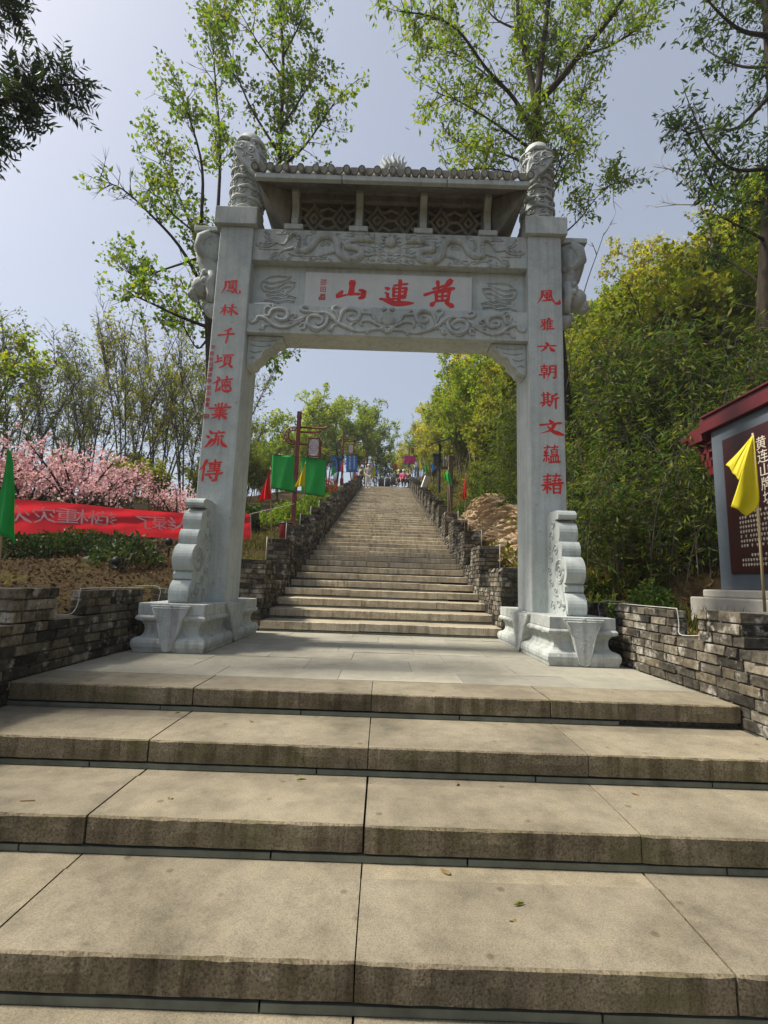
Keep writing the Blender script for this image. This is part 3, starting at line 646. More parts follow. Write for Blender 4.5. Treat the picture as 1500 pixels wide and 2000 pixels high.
PIL = {}
for s in (-1, 1):
    side = 'left' if s < 0 else 'right'
    # --- plinth: plate, cavetto, waist, torus; a loft of rectangles
    bx, hw, y0, y1 = gx(s, 2.03), .315, 4.86, 6.84; cy, hl = (y0+y1)/2, (y1-y0)/2
    prof = [(0, .025), (.03, .03), (.055, .042), (.09, .046), (.125, .036), (.14, .012), (.15, -.018), (.17, -.036), (.21, -.045), (.25, -.04), (.28, -.024), (.295, -.012), (.30, .012), (.315, .026), (.335, .028), (.352, .016), (.36, .004), (.362, .012), (.47, .012)]
    vs, fs = [], []
    for z, e in prof:
        for i, j in ((-1, -1), (1, -1), (1, 1), (-1, 1)): vs.append((bx+i*(hw+e), cy+j*(hl+e), z))
    for k in range(len(prof)-1):
        for i in range(4): fs.append((k*4+i, k*4+(i+1) % 4, k*4+4+(i+1) % 4, k*4+4+i))
    fs += [(3, 2, 1, 0), tuple(4*(len(prof)-1)+i for i in range(4))]
    q = MB(); q.add(vs, fs); pl = q.build('plinth', MT['gate_base'], gate, bevel=.004)
    # carved cloth corners hanging over the waist on each face
    def pendant(o, eu, en, w):
        q = MB(); tri = [(-w/2, .452), (w/2, .452), (w*.31, .30), (.055, .03), (0, .012), (-.055, .03), (-w*.31, .30)]
        q.prism(tri, Vector(o)+Vector(en)*-.065, eu, (0, 0, 1), en, .102); a = q.build('carved_pendant', MT['gate_base'], pl, bevel=.004)
        q = MB(); inn = [(u*.86, .03+(v-.03)*.95-.004) for u, v in tri]
        for a_, b_ in zip(inn, inn[1:]+inn[:1]):
            q.tube([Vector(o)+Vector(eu)*a_[0]+Vector((0, 0, a_[1]))+Vector(en)*.037, Vector(o)+Vector(eu)*b_[0]+Vector((0, 0, b_[1]))+Vector(en)*.037], .0045, 4)
        r = random.Random(3)
        for _ in range(9):
            v = r.uniform(.1, .42); lim = w*.42*(v/.45); u = r.uniform(-lim, lim)*.8; c = Vector(o)+Vector(eu)*u+Vector((0, 0, v))+Vector(en)*.036
            sp = [c+Vector(eu)*(math.cos(t)*.006*t)+Vector((0, 0, math.sin(t)*.006*t)) for t in np.linspace(.5, 8, 16)]
            q.tube(sp, .004, 4)
        q.build('carving', MT['gate_base'], pl, True)
    pendant((bx, y0-.012, 0), (1, 0, 0), (0, -1, 0), .40)
    pendant((bx-s*(hw+.012), cy-.02, 0), (0, 1, 0), (-s, 0, 0), .75)
    # corner scrolls under the plate
    q = MB()
    for zz, rr, ex in ((.325, .028, .028), (.085, .036, .045)):
        for i in range(9):
            yv = y0-ex
            for t0 in (-1, 1):
                xx = bx+t0*(hw-.035)
                q.tube([(xx+math.cos(t)*rr*t/7, yv+.004, zz+math.sin(t)*rr*t/7) for t in np.linspace(1, 7, 14)], .006, 4) if i == 0 else None
        for k in range(5):
            yv = y0+.14+k*.43
            q.tube([(bx-s*(hw+ex-.004), yv+math.cos(t)*rr*1.6*t/7, zz+math.sin(t)*rr*t/7) for t in np.linspace(1, 7, 14)], .006, 4)
    q.build('scroll_carving', MT['gate_base'], pl, True)
    # --- pillar and cap
    q = MB(); q.bb((gx(s, PI_), PF, .466), (gx(s, PO), 6.12, 5.178)); PIL[s] = q.build('pillar', MT['gate'], gate, bevel=.012)
    q = MB(); q.bb((gx(s, 1.70), PF-.055, 5.175), (gx(s, 2.235), 6.18, 5.415)); q.build('pillar_cap', MT['gate'], gate, bevel=.008)
    # --- drum stones, front and back
    for fb in (-1, 1):
        base = PF if fb < 0 else 6.12; dx = .10; c0 = gx(s, 2.035)
        pr = [(.0, .47), (.555, .47)] + arc(.42, .565, .155, -38, 62, 8) + [(.475, .705), (.50, .72), (.505, .77), (.48, .80)] + \
             arc(.40, .925, .165, -45, 62, 10) + [(.44, 1.085)] + arc(.325, 1.15, .125, -30, 50, 6) + [(.36, 1.245)] + arc(.23, 1.345, .155, -34, 42, 6) + [(.29, 1.465), (.25, 1.485), (.24, 1.50)] + \
             [(.335, 1.50), (.36, 1.515), (.365, 1.545), (.35, 1.575), (.30, 1.60), (.12, 1.605), (.0, 1.585)]
        q = MB(); q.prism(pr, (c0-dx, base, 0), (0, fb, 0), (0, 0, 1), (1, 0, 0), 2*dx); q.build('drum_stone', MT['gate'], gate, bevel=.006)
        if fb < 0:
            q = MB(); xs = c0-s*(dx+.003)
            def pt(u, v): return (xs, base-u, v)
            q.tube([pt(.37+.125*math.cos(t), .925+.125*math.sin(t)) for t in np.linspace(0, 6.3, 22)], .009, 5)
            q.tube([pt(.37+.10*math.cos(t), .925+.10*math.sin(t)) for t in np.linspace(0, 6.3, 22)], .006, 5)
            r = random.Random(8)
            for (cu, cv, R) in [(.37, .925, .075), (.33, .60, .075), (.17, .56, .06), (.45, .57, .05), (.27, 1.16, .07), (.16, 1.32, .07), (.12, 1.08, .06), (.13, .80, .06), (.19, 1.46, .05), (.26, .72, .05), (.10, 1.20, .05), (.08, .95, .05)]:
                a0 = r.uniform(0, 6)
                q.tube([pt(cu+math.cos(a0+t)*R*t/8, cv+math.sin(a0+t)*R*t/8) for t in np.linspace(.6, 8, 18)], .008, 5)
                q.tube([pt(cu+math.cos(a0+8)*R, cv+math.sin(a0+8)*R), pt(cu+math.cos(a0+9)*R*1.5, cv+math.sin(a0+9)*R*1.4)], [.009, .003], 5)
            q.build('drum_carving', MT['gate_carved'], gate, True)
    # --- cloud column above the cap
    ccx, ccy, r0 = gx(s, 1.955), 5.82, .205
    q = MB(); q.lathe([(r0+.01, 5.41), (r0, 5.6), (r0-.01, 6.2), (r0-.02, 6.55), (r0-.06, 6.68), (r0-.13, 6.74)], (ccx, ccy, 0), 20); q.build('cloud_column', MT['gate_carved'], gate, True)
    q = MB(); r = random.Random(11)
    for k in range(8):
        z = 5.50+k*.145
        for j in range(5):
            a0 = j*2*math.pi/5+k*.63; R = r0-.012*(z-5.4)
            ring = []
            for t in np.linspace(-.62, .62, 9):      # a pointed cloud lip
                ring.append((ccx+(R+.012)*math.cos(a0+t), ccy+(R+.012)*math.sin(a0+t), z+.055*(1-abs(t)/.62)**1.5-.05*math.cos(t*5)*.3))
            q.tube(ring, [.006, .016, .022, .024, .024, .024, .022, .016, .006], 6)
            for ss in (-1, 1):
                ce = a0+ss*.36
                q.tube([(ccx+(R+.01)*math.cos(ce+.22*t/7*math.cos(ss*t)), ccy+(R+.01)*math.sin(ce+.22*t/7*math.cos(ss*t)), z-.035+.045*t/7*math.sin(t)) for t in np.linspace(.6, 7, 12)], .008, 5)
    q.build('cloud_carving', MT['gate_carved'], gate, True)
    # the winged cloud plate crossing the column head
    plt = [(-.26, .42), (-.22, .52), (-.08, .565), (.08, .53), (.22, .43), (.29, .28), (.30, .10), (.27, -.06), (.22, -.17), (.17, -.22), (.14, -.12), (.05, -.02), (-.08, .10), (-.19, .24)]
    q = MB(); q.prism([(-s*u*.62, v*.62) for u, v in plt], (ccx-s*.02, 5.60, 6.06), (1, 0, 0), (0, 0, 1), (0, -1, 0), .07); q.build('cloud_plate', MT['gate_carved'], gate, bevel=.014)
    q = MB()
    for (u, v, R) in [(-.06, .42, .09), (.12, .33, .09), (.16, .14, .08), (.2, -.04, .05), (-.02, .22, .06)]:
        q.tube([(ccx-s*.02-s*.62*(u+math.cos(t)*R*t/8), 5.526, 6.06+.62*(v+math.sin(t)*R*t/8)) for t in np.linspace(.8, 8, 18)], .011, 5)
    q.tube([(ccx-s*.02-s*u*.62, 5.526, 6.06+v*.62) for u, v in smooth_poly([(-.2, .40), (-.02, .33), (.1, .22), (.2, .2), (.26, .05)], 4)], .012, 5)
    q.build('plate_carving', MT['gate_carved'], gate, True)
    q = MB(); q.prism([(-s*.27, -.24), (-s*.1, -.10), (-s*.34, -.34), (-s*.50, -.40), (-s*.52, -.32)][::1], (ccx+s*.05, 5.6, 6.12), (1, 0, 0), (0, 0, 1), (0, -1, 0), .09); q.build('plate_tail', MT['gate_carved'], gate, bevel=.012)
    # --- carved bracket under the lower beam
    br = [(0, 0), (.44, 0), (.44, -.045), (.40, -.075), (.36, -.08), (.33, -.11), (.32, -.15), (.27, -.165), (.23, -.175), (.20, -.215), (.19, -.265), (.155, -.30), (.12, -.325), (.10, -.37), (.05, -.40), (0, -.41)]
    q = MB(); q.prism([(-s*u, v) for u, v in br], (gx(s, PI_-.002), 5.66, 3.757), (1, 0, 0), (0, 0, 1), (0, 1, 0), .24); q.build('beam_bracket', MT['gate'], gate, bevel=.006)
    q = MB()
    for pts in ([(.04, -.05), (.2, -.07), (.38, -.05)], [(.05, -.12), (.17, -.14), (.29, -.12)], [(.04, -.2), (.1, -.22), (.18, -.2)], [(.04, -.3), (.08, -.28), (.11, -.3)]):
        q.tube([(gx(s, PI_)-s*u, 5.656, 3.757+v) for u, v in smooth_poly(pts, 4)], .009, 5)
    q.build('bracket_carving', MT['gate_carved'], gate, True)
    # --- head-down lion bracket on the outer side
    lx = gx(s, PO); ly = 5.82
    lion = MB()
    def lp(u, v, dy=0): return (lx+s*u, ly+dy, v)
    lion.bb((lx-s*.02, ly-.19, 5.165), (lx+s*.37, ly+.19, 5.235))
    lb = lion.build('lion_plate', MT['gate'], gate, bevel=.01)
    q = MB()
    q.tube([lp(.13, 5.16), lp(.17, 5.05), lp(.20, 4.92), lp(.17, 4.78), lp(.12, 4.66), lp(.13, 4.56), lp(.17, 4.48)], [.17, .185, .19, .165, .14, .13, .12], 12)
    for dy in (-.13, .13):
        q.tube([lp(.16, 5.15, dy), lp(.27, 5.08, dy*1.05), lp(.30, 4.96, dy), lp(.20, 4.84, dy*.9), lp(.06, 4.80, dy*.9)], [.075, .085, .08, .07, .05], 8)
        q.tube([lp(.10, 4.62, dy*.8), lp(.13, 4.46, dy), lp(.10, 4.32, dy*.9), lp(.13, 4.24, dy*.7)], [.07, .065, .055, .05], 8)
    o = q.build('lion_body', MT['gate_carved'], gate, True)
    q = MB(); q.ball(lp(.26, 4.47), (.15, .16, .145)); q.ball(lp(.35, 4.40), (.09, .10, .08)); q.ball(lp(.40, 4.36), (.05, .085, .035)); q.ball(lp(.36, 4.325), (.06, .075, .03))
    for dy in (-.09, .09):
        q.ball(lp(.35, 4.46, dy*.75), .035); q.ball(lp(.22, 4.56, dy*1.4), (.045, .04, .06)); q.ball(lp(.40, 4.42, dy*.4), .03)
    r = random.Random(4)
    for k in range(30):
        a, b = r.uniform(-1.3, 1.3), r.uniform(-.5, 1.5)
        c = lp(.22-.13*math.cos(a)*math.cos(b)*.6, 4.50+.15*math.sin(b), .17*math.sin(a)); q.ball(c, r.uniform(.03, .05), 7, 5)
    q.build('lion_head', MT['gate_carved'], gate, True)
    q = MB(); q.ball(lp(.11, 4.17), .105, 14, 10); q.tube([lp(.0, 4.26), lp(.1, 4.285), lp(.2, 4.26), lp(.24, 4.19)], .03, 7); q.build('lion_ball', MT['gate_carved'], gate, True)

# --- beams and panels between the pillars
bi = PI_+.004
q = MB(); q.bb((GX-bi, 5.585, 4.745), (GX+bi, 6.0, 5.182)); q.build('upper_beam', MT['gate'], gate, bevel=.006)
q = MB(); q.bb((GX-bi, 5.58, 3.76), (GX+bi, 5.97, 4.142)); q.build('lower_beam', MT['gate'], gate, bevel=.006)
q = MB(); q.bb((GX-bi, 5.70, 4.14), (GX+bi, 5.92, 4.747)); q.build('name_panel_back', MT['gate'], gate)
q = MB(); q.bb((GX-1.07, 5.668, 4.144), (GX+1.06, 5.702, 4.655)); NP = q.build('name_panel', MT['gate_pale'], gate, bevel=.004)
for s in (-1, 1):
    q = MB(); a, b = gx(s, 1.155), gx(s, 1.66); q.bb((a, 5.695, 4.21), (b, 5.702, 4.62)); fr = q.build('side_panel', MT['gate'], gate)
    q = MB(); r = random.Random(21 if s < 0 else 22)
    def sp_(u, v): return (gx(s, 1.155)+s*(u*.505), 5.692, 4.21+v*.41)
    for pts in ([(.95, .72), (.8, .9), (.55, .97), (.2, .95)], [(.95, .7), (.9, .5), (.75, .42), (.55, .45), (.35, .6), (.1, .62)], [(.85, .62), (.7, .55), (.5, .62), (.3, .78), (.08, .75)], [(.9, .8), (.7, .72), (.5, .78), (.25, .86)],
                [(.1, .66), (.2, .5), (.3, .42), (.22, .3)], [(.05, .25), (.2, .3), (.4, .2), (.6, .24), (.85, .12)], [(.08, .12), (.3, .16), (.5, .08), (.75, .14), (.95, .05)], [(.3, .3), (.45, .36), (.6, .3), (.8, .33)], [(.6, .5), (.5, .4), (.38, .46)]):
        q.tube([sp_(*p) for p in smooth_poly(pts, 5)], .011, 5)
        q.tube([sp_(p[0]+.02, p[1]-.05) for p in smooth_poly(pts, 5)], .007, 5)
    q.build('phoenix_carving', MT['gate_carved'], gate, True)
# scroll relief, traced on the left half and mirrored (units: zoomed photo pixels)
def beam_pt(X, Y, s, zb, h, x0, xc, yb0, slope, hp, yy):
    u = (xc-X)/(xc-x0)*1.73; v = (yb0+(X-x0)*slope-Y)/hp
    return (GX+s*u if s > 0 else GX-u, yy, zb+v*h)
SCR = [([(30, 960), (45, 995), (90, 985), (105, 950), (140, 945), (200, 970), (270, 1022), (370, 1040), (470, 1010), (560, 950), (610, 905)], .019),
 ([(165, 930), (215, 935), (240, 885), (310, 868), (385, 890), (402, 940), (370, 972), (315, 968), (285, 945), (310, 922), (350, 930)], .021),
 ([(180, 930), (170, 880), (200, 850), (245, 870), (248, 838), (205, 832), (188, 845)], .015), ([(405, 945), (440, 915), (478, 925), (470, 945), (445, 938)], .014),
 ([(415, 965), (480, 980), (545, 955), (600, 930)], .016), ([(420, 995), (500, 995), (560, 965)], .015),
 ([(760, 915), (795, 950), (785, 1000), (735, 1045), (670, 1050), (605, 1010), (605, 955), (655, 930), (725, 945), (745, 985), (705, 1008), (675, 990)], .021),
 ([(590, 862), (555, 842), (527, 862), (545, 890), (610, 898), (680, 905), (700, 925), (665, 945)], .017),
 ([(690, 905), (760, 905), (840, 945), (900, 1000), (980, 1035), (1080, 1068), (1180, 1070)], .02),
 ([(905, 1000), (922, 930), (940, 890), (985, 868), (1060, 868), (1105, 905), (1092, 960), (1042, 975), (995, 952), (1005, 920), (1045, 915)], .021),
 ([(900, 960), (880, 905), (848, 880), (850, 850), (885, 842), (905, 862)], .016), ([(870, 950), (840, 960), (800, 955)], .013),
 ([(1385, 1030), (1300, 1015), (1220, 975), (1150, 975), (1122, 1005), (1140, 1025)], .018), ([(1385, 1062), (1280, 1050), (1205, 1062), (1178, 1098)], .017),
 ([(1085, 990), (1040, 1000), (1025, 1030), (1060, 1052)], .014), ([(1110, 905), (1180, 905), (1235, 915), (1260, 965), (1320, 1000)], .016), ([(1180, 905), (1170, 870), (1145, 870)], .012),
 ([(130, 1050), (165, 1052), (175, 1025), (235, 1015), (290, 1030)], .014), ([(530, 1055), (570, 1050), (575, 1010), (540, 1005), (530, 1030)], .014), ([(800, 1050), (835, 1060), (850, 1025), (905, 1005)], .016), ([(600, 1030), (660, 1065), (715, 1075)], .013)]
for s in (-1, 1):
    q = MB()
    for pts, rad in SCR:
        c = smooth_poly(pts, 4); n = len(c); q.tube([beam_pt(x, y, s, 3.76, .382, 15, 1385, 1080, .026, 262, 5.578) for x, y in c], [rad*1.35*(.55+.6*math.sin(math.pi*min(1, .12+.9*i/n))) for i in range(n)], 6)
    q.build('scroll_relief', MT['gate_carved'], gate, True)
q = MB(); L = lambda X, Y, d=0: beam_pt(X, Y, -1, 3.76, .382, 15, 1385, 1080, .026, 262, 5.575-d)
q.ball(L(1385, 965), (.085, .035, .085)); q.ball(L(1345, 868), (.035, .03, .03)); q.ball(L(1425, 868), (.035, .03, .03)); q.ball(L(1385, 915), (.06, .03, .05))
for X, Y in ((1335, 1045), (1385, 1075), (1435, 1045), (1360, 1060), (1410, 1060)): q.ball(L(X, Y), (.04, .028, .032))
for k in range(5): q.tube([L(1385+(k-2)*12, 905), L(1385+(k-2)*34, 960, .015), L(1385+(k-2)*26, 1010)], [.008, .016, .008], 5)
q.build('lotus_relief', MT['gate_carved'], gate, True)
# dragon relief
for s in (-1, 1):
    q = MB(); D = lambda X, Y, d=0: (lambda p: (p[0], 5.583-d, p[2]))(beam_pt(X, Y, s, 4.745, .437, 85, 1410, 385, .031, 298, 5.58))
    body = smooth_poly([(320, 235), (375, 240), (415, 185), (465, 148), (508, 170), (508, 235), (500, 290), (560, 312), (630, 285), (690, 200), (760, 168), (840, 175), (895, 235), (905, 310), (960, 370), (1050, 388), (1120, 360), (1125, 305), (1060, 278), (990, 270), (1000, 225), (1070, 200)], 4)
    n = len(body); q.tube([D(x, y) for x, y in body], [(.012+.038*min(1, 2.2*i/n))*(1 if i < n*.9 else .8) for i in range(n)], 8)
    for i in range(8, n-6, 2):        # belly and back scales
        x, y = body[i]; q.ball(D(x, y, .03), (.022, .014, .02), 6, 4)
    for pts, rad in [([(320, 235), (290, 215), (230, 180), (190, 120)], .012), ([(300, 225), (240, 205), (170, 160)], .011), ([(300, 228), (230, 230), (120, 230)], .012), ([(280, 240), (200, 265), (110, 250), (100, 225)], .013), ([(130, 280), (230, 288), (330, 290)], .008),
                     ([(495, 262), (430, 285), (370, 300), (320, 340)], .02), ([(340, 320), (280, 320), (250, 345)], .011), ([(330, 335), (270, 350), (240, 372)], .011), ([(330, 345), (310, 375), (340, 385)], .010), ([(420, 320), (480, 345), (540, 350)], .014), ([(540, 350), (580, 345)], .02), ([(545, 355), (600, 380)], .010), ([(560, 345), (620, 360)], .010),
                     ([(890, 300), (830, 325), (770, 335), (715, 360)], .022), ([(715, 360), (660, 350), (630, 370)], .011), ([(715, 365), (680, 385), (640, 392)], .011), ([(720, 365), (740, 385), (790, 380)], .011),
                     ([(1130, 340), (1200, 345), (1260, 335), (1300, 330)], .022), ([(1290, 330), (1330, 305), (1360, 310)], .011), ([(1290, 335), (1340, 340), (1370, 350)], .011), ([(1290, 340), (1330, 365), (1360, 380)], .011)]:
        c = smooth_poly(pts, 4); q.tube([D(x, y) for x, y in c], [rad*1.2*(1-.5*i/len(c)) for i in range(len(c))], 6)
    # head: snout, jaw, brow, horns, mane
    for X, Y, a, b in [(1110, 195, .075, .05), (1180, 195, .06, .045), (1228, 180, .035, .03), (1215, 215, .05, .02), (1135, 170, .03, .025), (1245, 165, .02, .025)]: q.ball(D(X, Y, .012), (a, .045, b), 9, 6)
    for pts in ([(1130, 160), (1070, 140), (980, 135)], [(1100, 165), (1040, 160), (950, 160)], [(1080, 185), (1010, 185), (930, 195)], [(1080, 205), (1000, 215), (910, 180)], [(1220, 210), (1280, 230), (1320, 260)], [(1180, 230), (1230, 262), (1290, 270)], [(1080, 230), (1150, 250), (1220, 255)], [(1240, 160), (1200, 140), (1160, 142)], [(960, 240), (930, 225), (915, 200)]):
        c = smooth_poly(pts, 4); q.tube([D(x, y) for x, y in c], [.013*(1.15-.8*i/len(c)) for i in range(len(c))], 5)
    # cloud scrolls
    r = random.Random(31)
    for X, Y, R in [(140, 240, 32), (200, 225, 26), (250, 205, 24), (365, 118, 26), (395, 125, 20), (330, 125, 18), (590, 170, 24), (570, 200, 20), (575, 235, 22), (660, 120, 22), (775, 235, 34), (800, 225, 24), (750, 245, 24), (260, 350, 24), (300, 365, 22), (370, 355, 26), (430, 370, 22), (740, 365, 26), (780, 350, 20), (640, 385, 18), (1010, 315, 26), (1040, 325, 20), (1210, 295, 26), (1250, 290, 20), (1190, 400, 26), (1240, 400, 22), (1300, 395, 26), (1350, 400, 24), (1310, 300, 18), (1395, 330, 24), (1390, 385, 24), (1330, 175, 16), (880, 150, 16), (460, 345, 18), (180, 125, 16), (215, 140, 16), (840, 390, 16)]:
        a0 = r.uniform(0, 6.28)
        q.tube([D(X+math.cos(a0+t)*R*t/7, Y+math.sin(a0+t)*R*t/7) for t in np.linspace(.8, 7, 12)], [.006+.006*i/11 for i in range(12)], 5)
        q.tube([D(X+math.cos(a0+7)*R, Y+math.sin(a0+7)*R), D(X+math.cos(a0+7)*R+30*r.choice((-1, 1)), Y+math.sin(a0+7)*R+r.uniform(-10, 10))], [.011, .004], 5)
    q.build('dragon_relief', MT['gate_carved'], gate, True)
q = MB(); c = (GX, 5.572, 5.04); q.ball(c, (.075, .045, .075), 12, 8)
for k in range(9):
    a = math.pi*(k/8)*1.3-.5; q.tube([(c[0]+.075*math.cos(a), 5.58, c[2]+.075*math.sin(a)), (c[0]+.11*math.cos(a+.2), 5.575, c[2]+.11*math.sin(a+.2)), (c[0]+.145*math.cos(a), 5.58, c[2]+.12*math.sin(a))], [.016, .012, .003], 5)
q.build('pearl_relief', MT['gate_carved'], gate, True)

# --- writing on the gate
for ch, cx, cy, w, h in (('山', 686, 566, 62, 44), ('連', 776, 571, 70, 55), ('黃', 858, 573, 62, 60)): write('inscription_character', ch, cx, cy, w, h, 5.668, 13.6, NP)
for ch, cx, cy, w, h in (('鳳', 451, 560, 40, 32), ('林', 447, 605, 39, 24), ('千', 442, 655, 33, 33), ('頃', 438, 705, 36, 30), ('德', 434, 750, 39, 34), ('業', 429, 803, 42, 34), ('流', 421, 858, 42, 36), ('傳', 411, 919, 44, 42),
                         ('風', 1071, 580, 47, 32), ('雅', 1067, 633, 30, 26), ('六', 1068, 678, 37, 21), ('朝', 1070, 726, 35, 29), ('斯', 1073, 782, 35, 33), ('文', 1077, 835, 46, 31), ('蘊', 1076, 887, 33, 36), ('藉', 1078, 945, 39, 39)):
    write('inscription_character', ch, cx, cy, w, h, PF, 13.5, PIL[-1 if cx < 750 else 1])
FR = Matrix(((1, 0, 0, 0), (0, 0, -1, 0), (0, 1, 0, 0), (0, 0, 0, 1)))       # text plane facing the viewer (-y)
def small(text, px, py, y, size, mat='ink_red', space=1.0):
    p = PX(px, py, y); return glyphs('signature', text, size, Matrix.Translation((p.x, y-.0016, p.z)) @ FR, MT[mat], gate, vertical=True, space=space)
small('邵田義', 631, 566, 5.668, .088, 'red_paint', 1.12)
for ch, px, py in zip('甲辰秋桂濤撰聯', (415, 412, 411, 411, 409.5, 408, 407), (679, 691, 702, 712, 722, 733, 744)): small(ch, px+1.5, py, PF, .06, 'red_paint')
for ch, px, py in zip('邵田義書', (406, 406, 404, 403), (758, 769, 781, 791)): small(ch, px+1.5, py, PF, .06, 'red_paint')
def seal(px, py, y, w, h):
    p = PX(px, py, y); q = MB(); q.bb((p.x-w/2, y-.002, p.z-h/2), (p.x+w/2, y+.001, p.z+h/2)); o = q.build('seal_mark', MT['ink_red'], gate)
    q = MB()
    for i in range(2):
        for j in range(2):
            q.bb((p.x-w*.38+i*w*.42, y-.0035, p.z-h*.36+j*h*.42), (p.x-w*.05+i*w*.42, y-.001, p.z-h*.30+j*h*.42)); q.bb((p.x-w*.25+i*w*.42, y-.0032, p.z-h*.38+j*h*.42), (p.x-w*.19+i*w*.42, y-.001, p.z-h*.06+j*h*.42))
    q.build('seal_lines', MT['gate'], gate)
seal(403, 813, PF, .062, .055); seal(628, 583, 5.668, .075, .04)

# --- lattice storey and roof
yb = 5.66
q = MB(); q.bb((GX-1.32, yb+.10, 5.18), (GX+1.32, yb+.16, 5.215)); q.bb((GX-1.36, yb-.01, 5.68), (GX+1.36, yb+.18, 5.765)); q.build('frieze_rail', MT['gate_roof'], gate, bevel=.006)
for k in range(4):
    xx = GX+(-1.245, -.415, .415, 1.245)[k]
    q = MB(); q.bb((xx-.12, yb-.10, 5.182), (xx+.12, yb+.14, 5.25)); q.build('post_base', MT['gate'], gate, bevel=.006)
    q = MB(); q.prism([(yb+.08, 5.25), (yb-.02, 5.25), (yb-.055, 5.29), (yb-.06, 5.36), (yb-.045, 5.40), (yb-.05, 5.56), (yb-.085, 5.62), (yb-.13, 5.68), (yb-.13, 5.76), (yb+.08, 5.76)], (xx-.045, 0, 0), (0, 1, 0), (0, 0, 1), (1, 0, 0), .09); q.build('roof_post', MT['gate'], gate, bevel=.008)
for k in range(3):
    xa, xb_ = GX-1.245+.83*k+.05, GX-1.245+.83*(k+1)-.05; w = xb_-xa; z0, z1 = 5.20, 5.68; q = MB(); yy = yb+.03
    k_ = MB(); k_.bb((xa-.03, yb+.13, 5.262), (xb_+.03, yb+.17, 5.70)); k_.build('lattice_back', MT['gate_roof'], gate)
    def rod(a, b, r_=.021): q.tube([(xa+a[0]*w, yy, z0+a[1]*(z1-z0)), (xa+b[0]*w, yy, z0+b[1]*(z1-z0))], r_, 4)
    for a, b in (((0, 0), (0, 1)), ((1, 0), (1, 1)), ((0, 1), (1, 1)), ((.02, .02), (.98, .02))): rod(a, b, .02)
    for i in range(2):
        o_ = .5*i; dm = [(.25, .88), (.42, .5), (.25, .12), (.08, .5)]
        for a, b in zip(dm, dm[1:]+dm[:1]): rod((a[0]+o_, a[1]), (b[0]+o_, b[1]))
        for a, b in (((0, .18), (.16, .31)), ((0, .82), (.16, .69)), ((.5, .18), (.34, .31)), ((.5, .82), (.34, .69)), ((.25, 0), (.25, .12)), ((.25, .88), (.25, 1)), ((0, .5), (.08, .5)), ((.42, .5), (.5, .5)), ((.18, .5), (.25, .65)), ((.32, .5), (.25, .65)), ((.18, .5), (.25, .35)), ((.32, .5), (.25, .35))): rod((a[0]+o_, a[1]), (b[0]+o_, b[1]))
    q.build('lattice_panel', MT['gate_roof'], gate)  # dark roof stone puts the lattice's shade into its colour
# soffit: a hipped underside from the lattice storey out to the eaves
ex, ey0, ey1, ez = 1.665, 5.22, 6.38, 5.565
ix, iy0, iy1, iz = 1.34, 5.60, 5.96, 5.765
q = MB()
A = [(GX-ex, ey0, ez), (GX+ex, ey0, ez), (GX+ex, ey1, ez), (GX-ex, ey1, ez)]; B = [(GX-ix, iy0, iz), (GX+ix, iy0, iz), (GX+ix, iy1, iz), (GX-ix, iy1, iz)]
C_ = [(x, y, ez+.075) for x, y, z in A]; rz = 6.02; D_ = [(GX-1.45, 5.77, rz), (GX+1.45, 5.77, rz), (GX+1.45, 5.85, rz), (GX-1.45, 5.85, rz)]
q.add(A+B+C_+D_, [(0, 1, 5, 4), (1, 2, 6, 5), (2, 3, 7, 6), (3, 0, 4, 7), (4, 5, 6, 7), (0, 1, 9, 8), (1, 2, 10, 9), (2, 3, 11, 10), (3, 0, 8, 11), (8, 9, 13, 12), (9, 10, 14, 13), (10, 11, 15, 14), (11, 8, 12, 15), (12, 13, 14, 15)])
roof = q.build('roof', MT['gate_roof'], gate)
for s in (-1, 1):      # hanging end boards of the hipped soffit
    q = MB(); q.add([(gx(s, ex-.01), ey0+.03, ez), (gx(s, 1.33), 5.66, 5.19), (gx(s, 1.33), 5.84, 5.19), (gx(s, ex-.01), ey1-.03, ez), (gx(s, 1.29), 5.64, 5.75), (gx(s, 1.29), 5.9, 5.75)], [(0, 1, 2, 3), (0, 4, 1), (3, 2, 5), (0, 3, 5, 4), (1, 4, 5, 2)]); q.build('soffit_end', MT['gate_roof'], gate)
for a, b in ((-1.665, -.62), (-.605, .66), (.675, 1.665)):
    q = MB(); q.bb((GX+a, ey0-.035, ez-.012), (GX+b, ey0+.03, ez+.055)); q.build('eave_board', MT['gate'], gate, bevel=.008)
for k in range(19):
    xx = GX-1.665+k*.185
    q = MB(); p0, p1 = Vector((xx, ey0-.06, ez+.108)), Vector((xx, 5.80, 6.07))
    q.tube([p0, p1], .042, 12); d = (p0-p1).normalized(); q.tube([p0+d*.014, p0-d*.012], .047, 14); o = q.build('roof_tile', MT['gate_roof'], roof)
    q = MB(); q.tube([p0+d*.0155, p0+d*.021], [.032, .027], 12); q.build('tile_boss', MT['gate_carved'], roof)
    if k < 18:
        q = MB(); q.prism([(-.045, .04), (.045, .04), (.05, .0), (.025, -.045), (0, -.058), (-.025, -.045), (-.05, 0)], (xx+.0925, ey0-.05, ez+.108), (1, 0, 0), (0, 0, 1), (0, 1, 0), .03); q.build('drip_tile', MT['gate_roof'], roof)
q = MB(); q.bb((GX-1.5, 5.75, 6.0), (GX+1.5, 5.87, 6.16)); q.tube([(GX-1.5, 5.81, 6.17), (GX+1.5, 5.81, 6.17)], .05, 8); q.build('ridge', MT['gate_roof'], gate)
q = MB(); q.ball((GX, 5.80, 6.24), (.11, .06, .09), 12, 8)
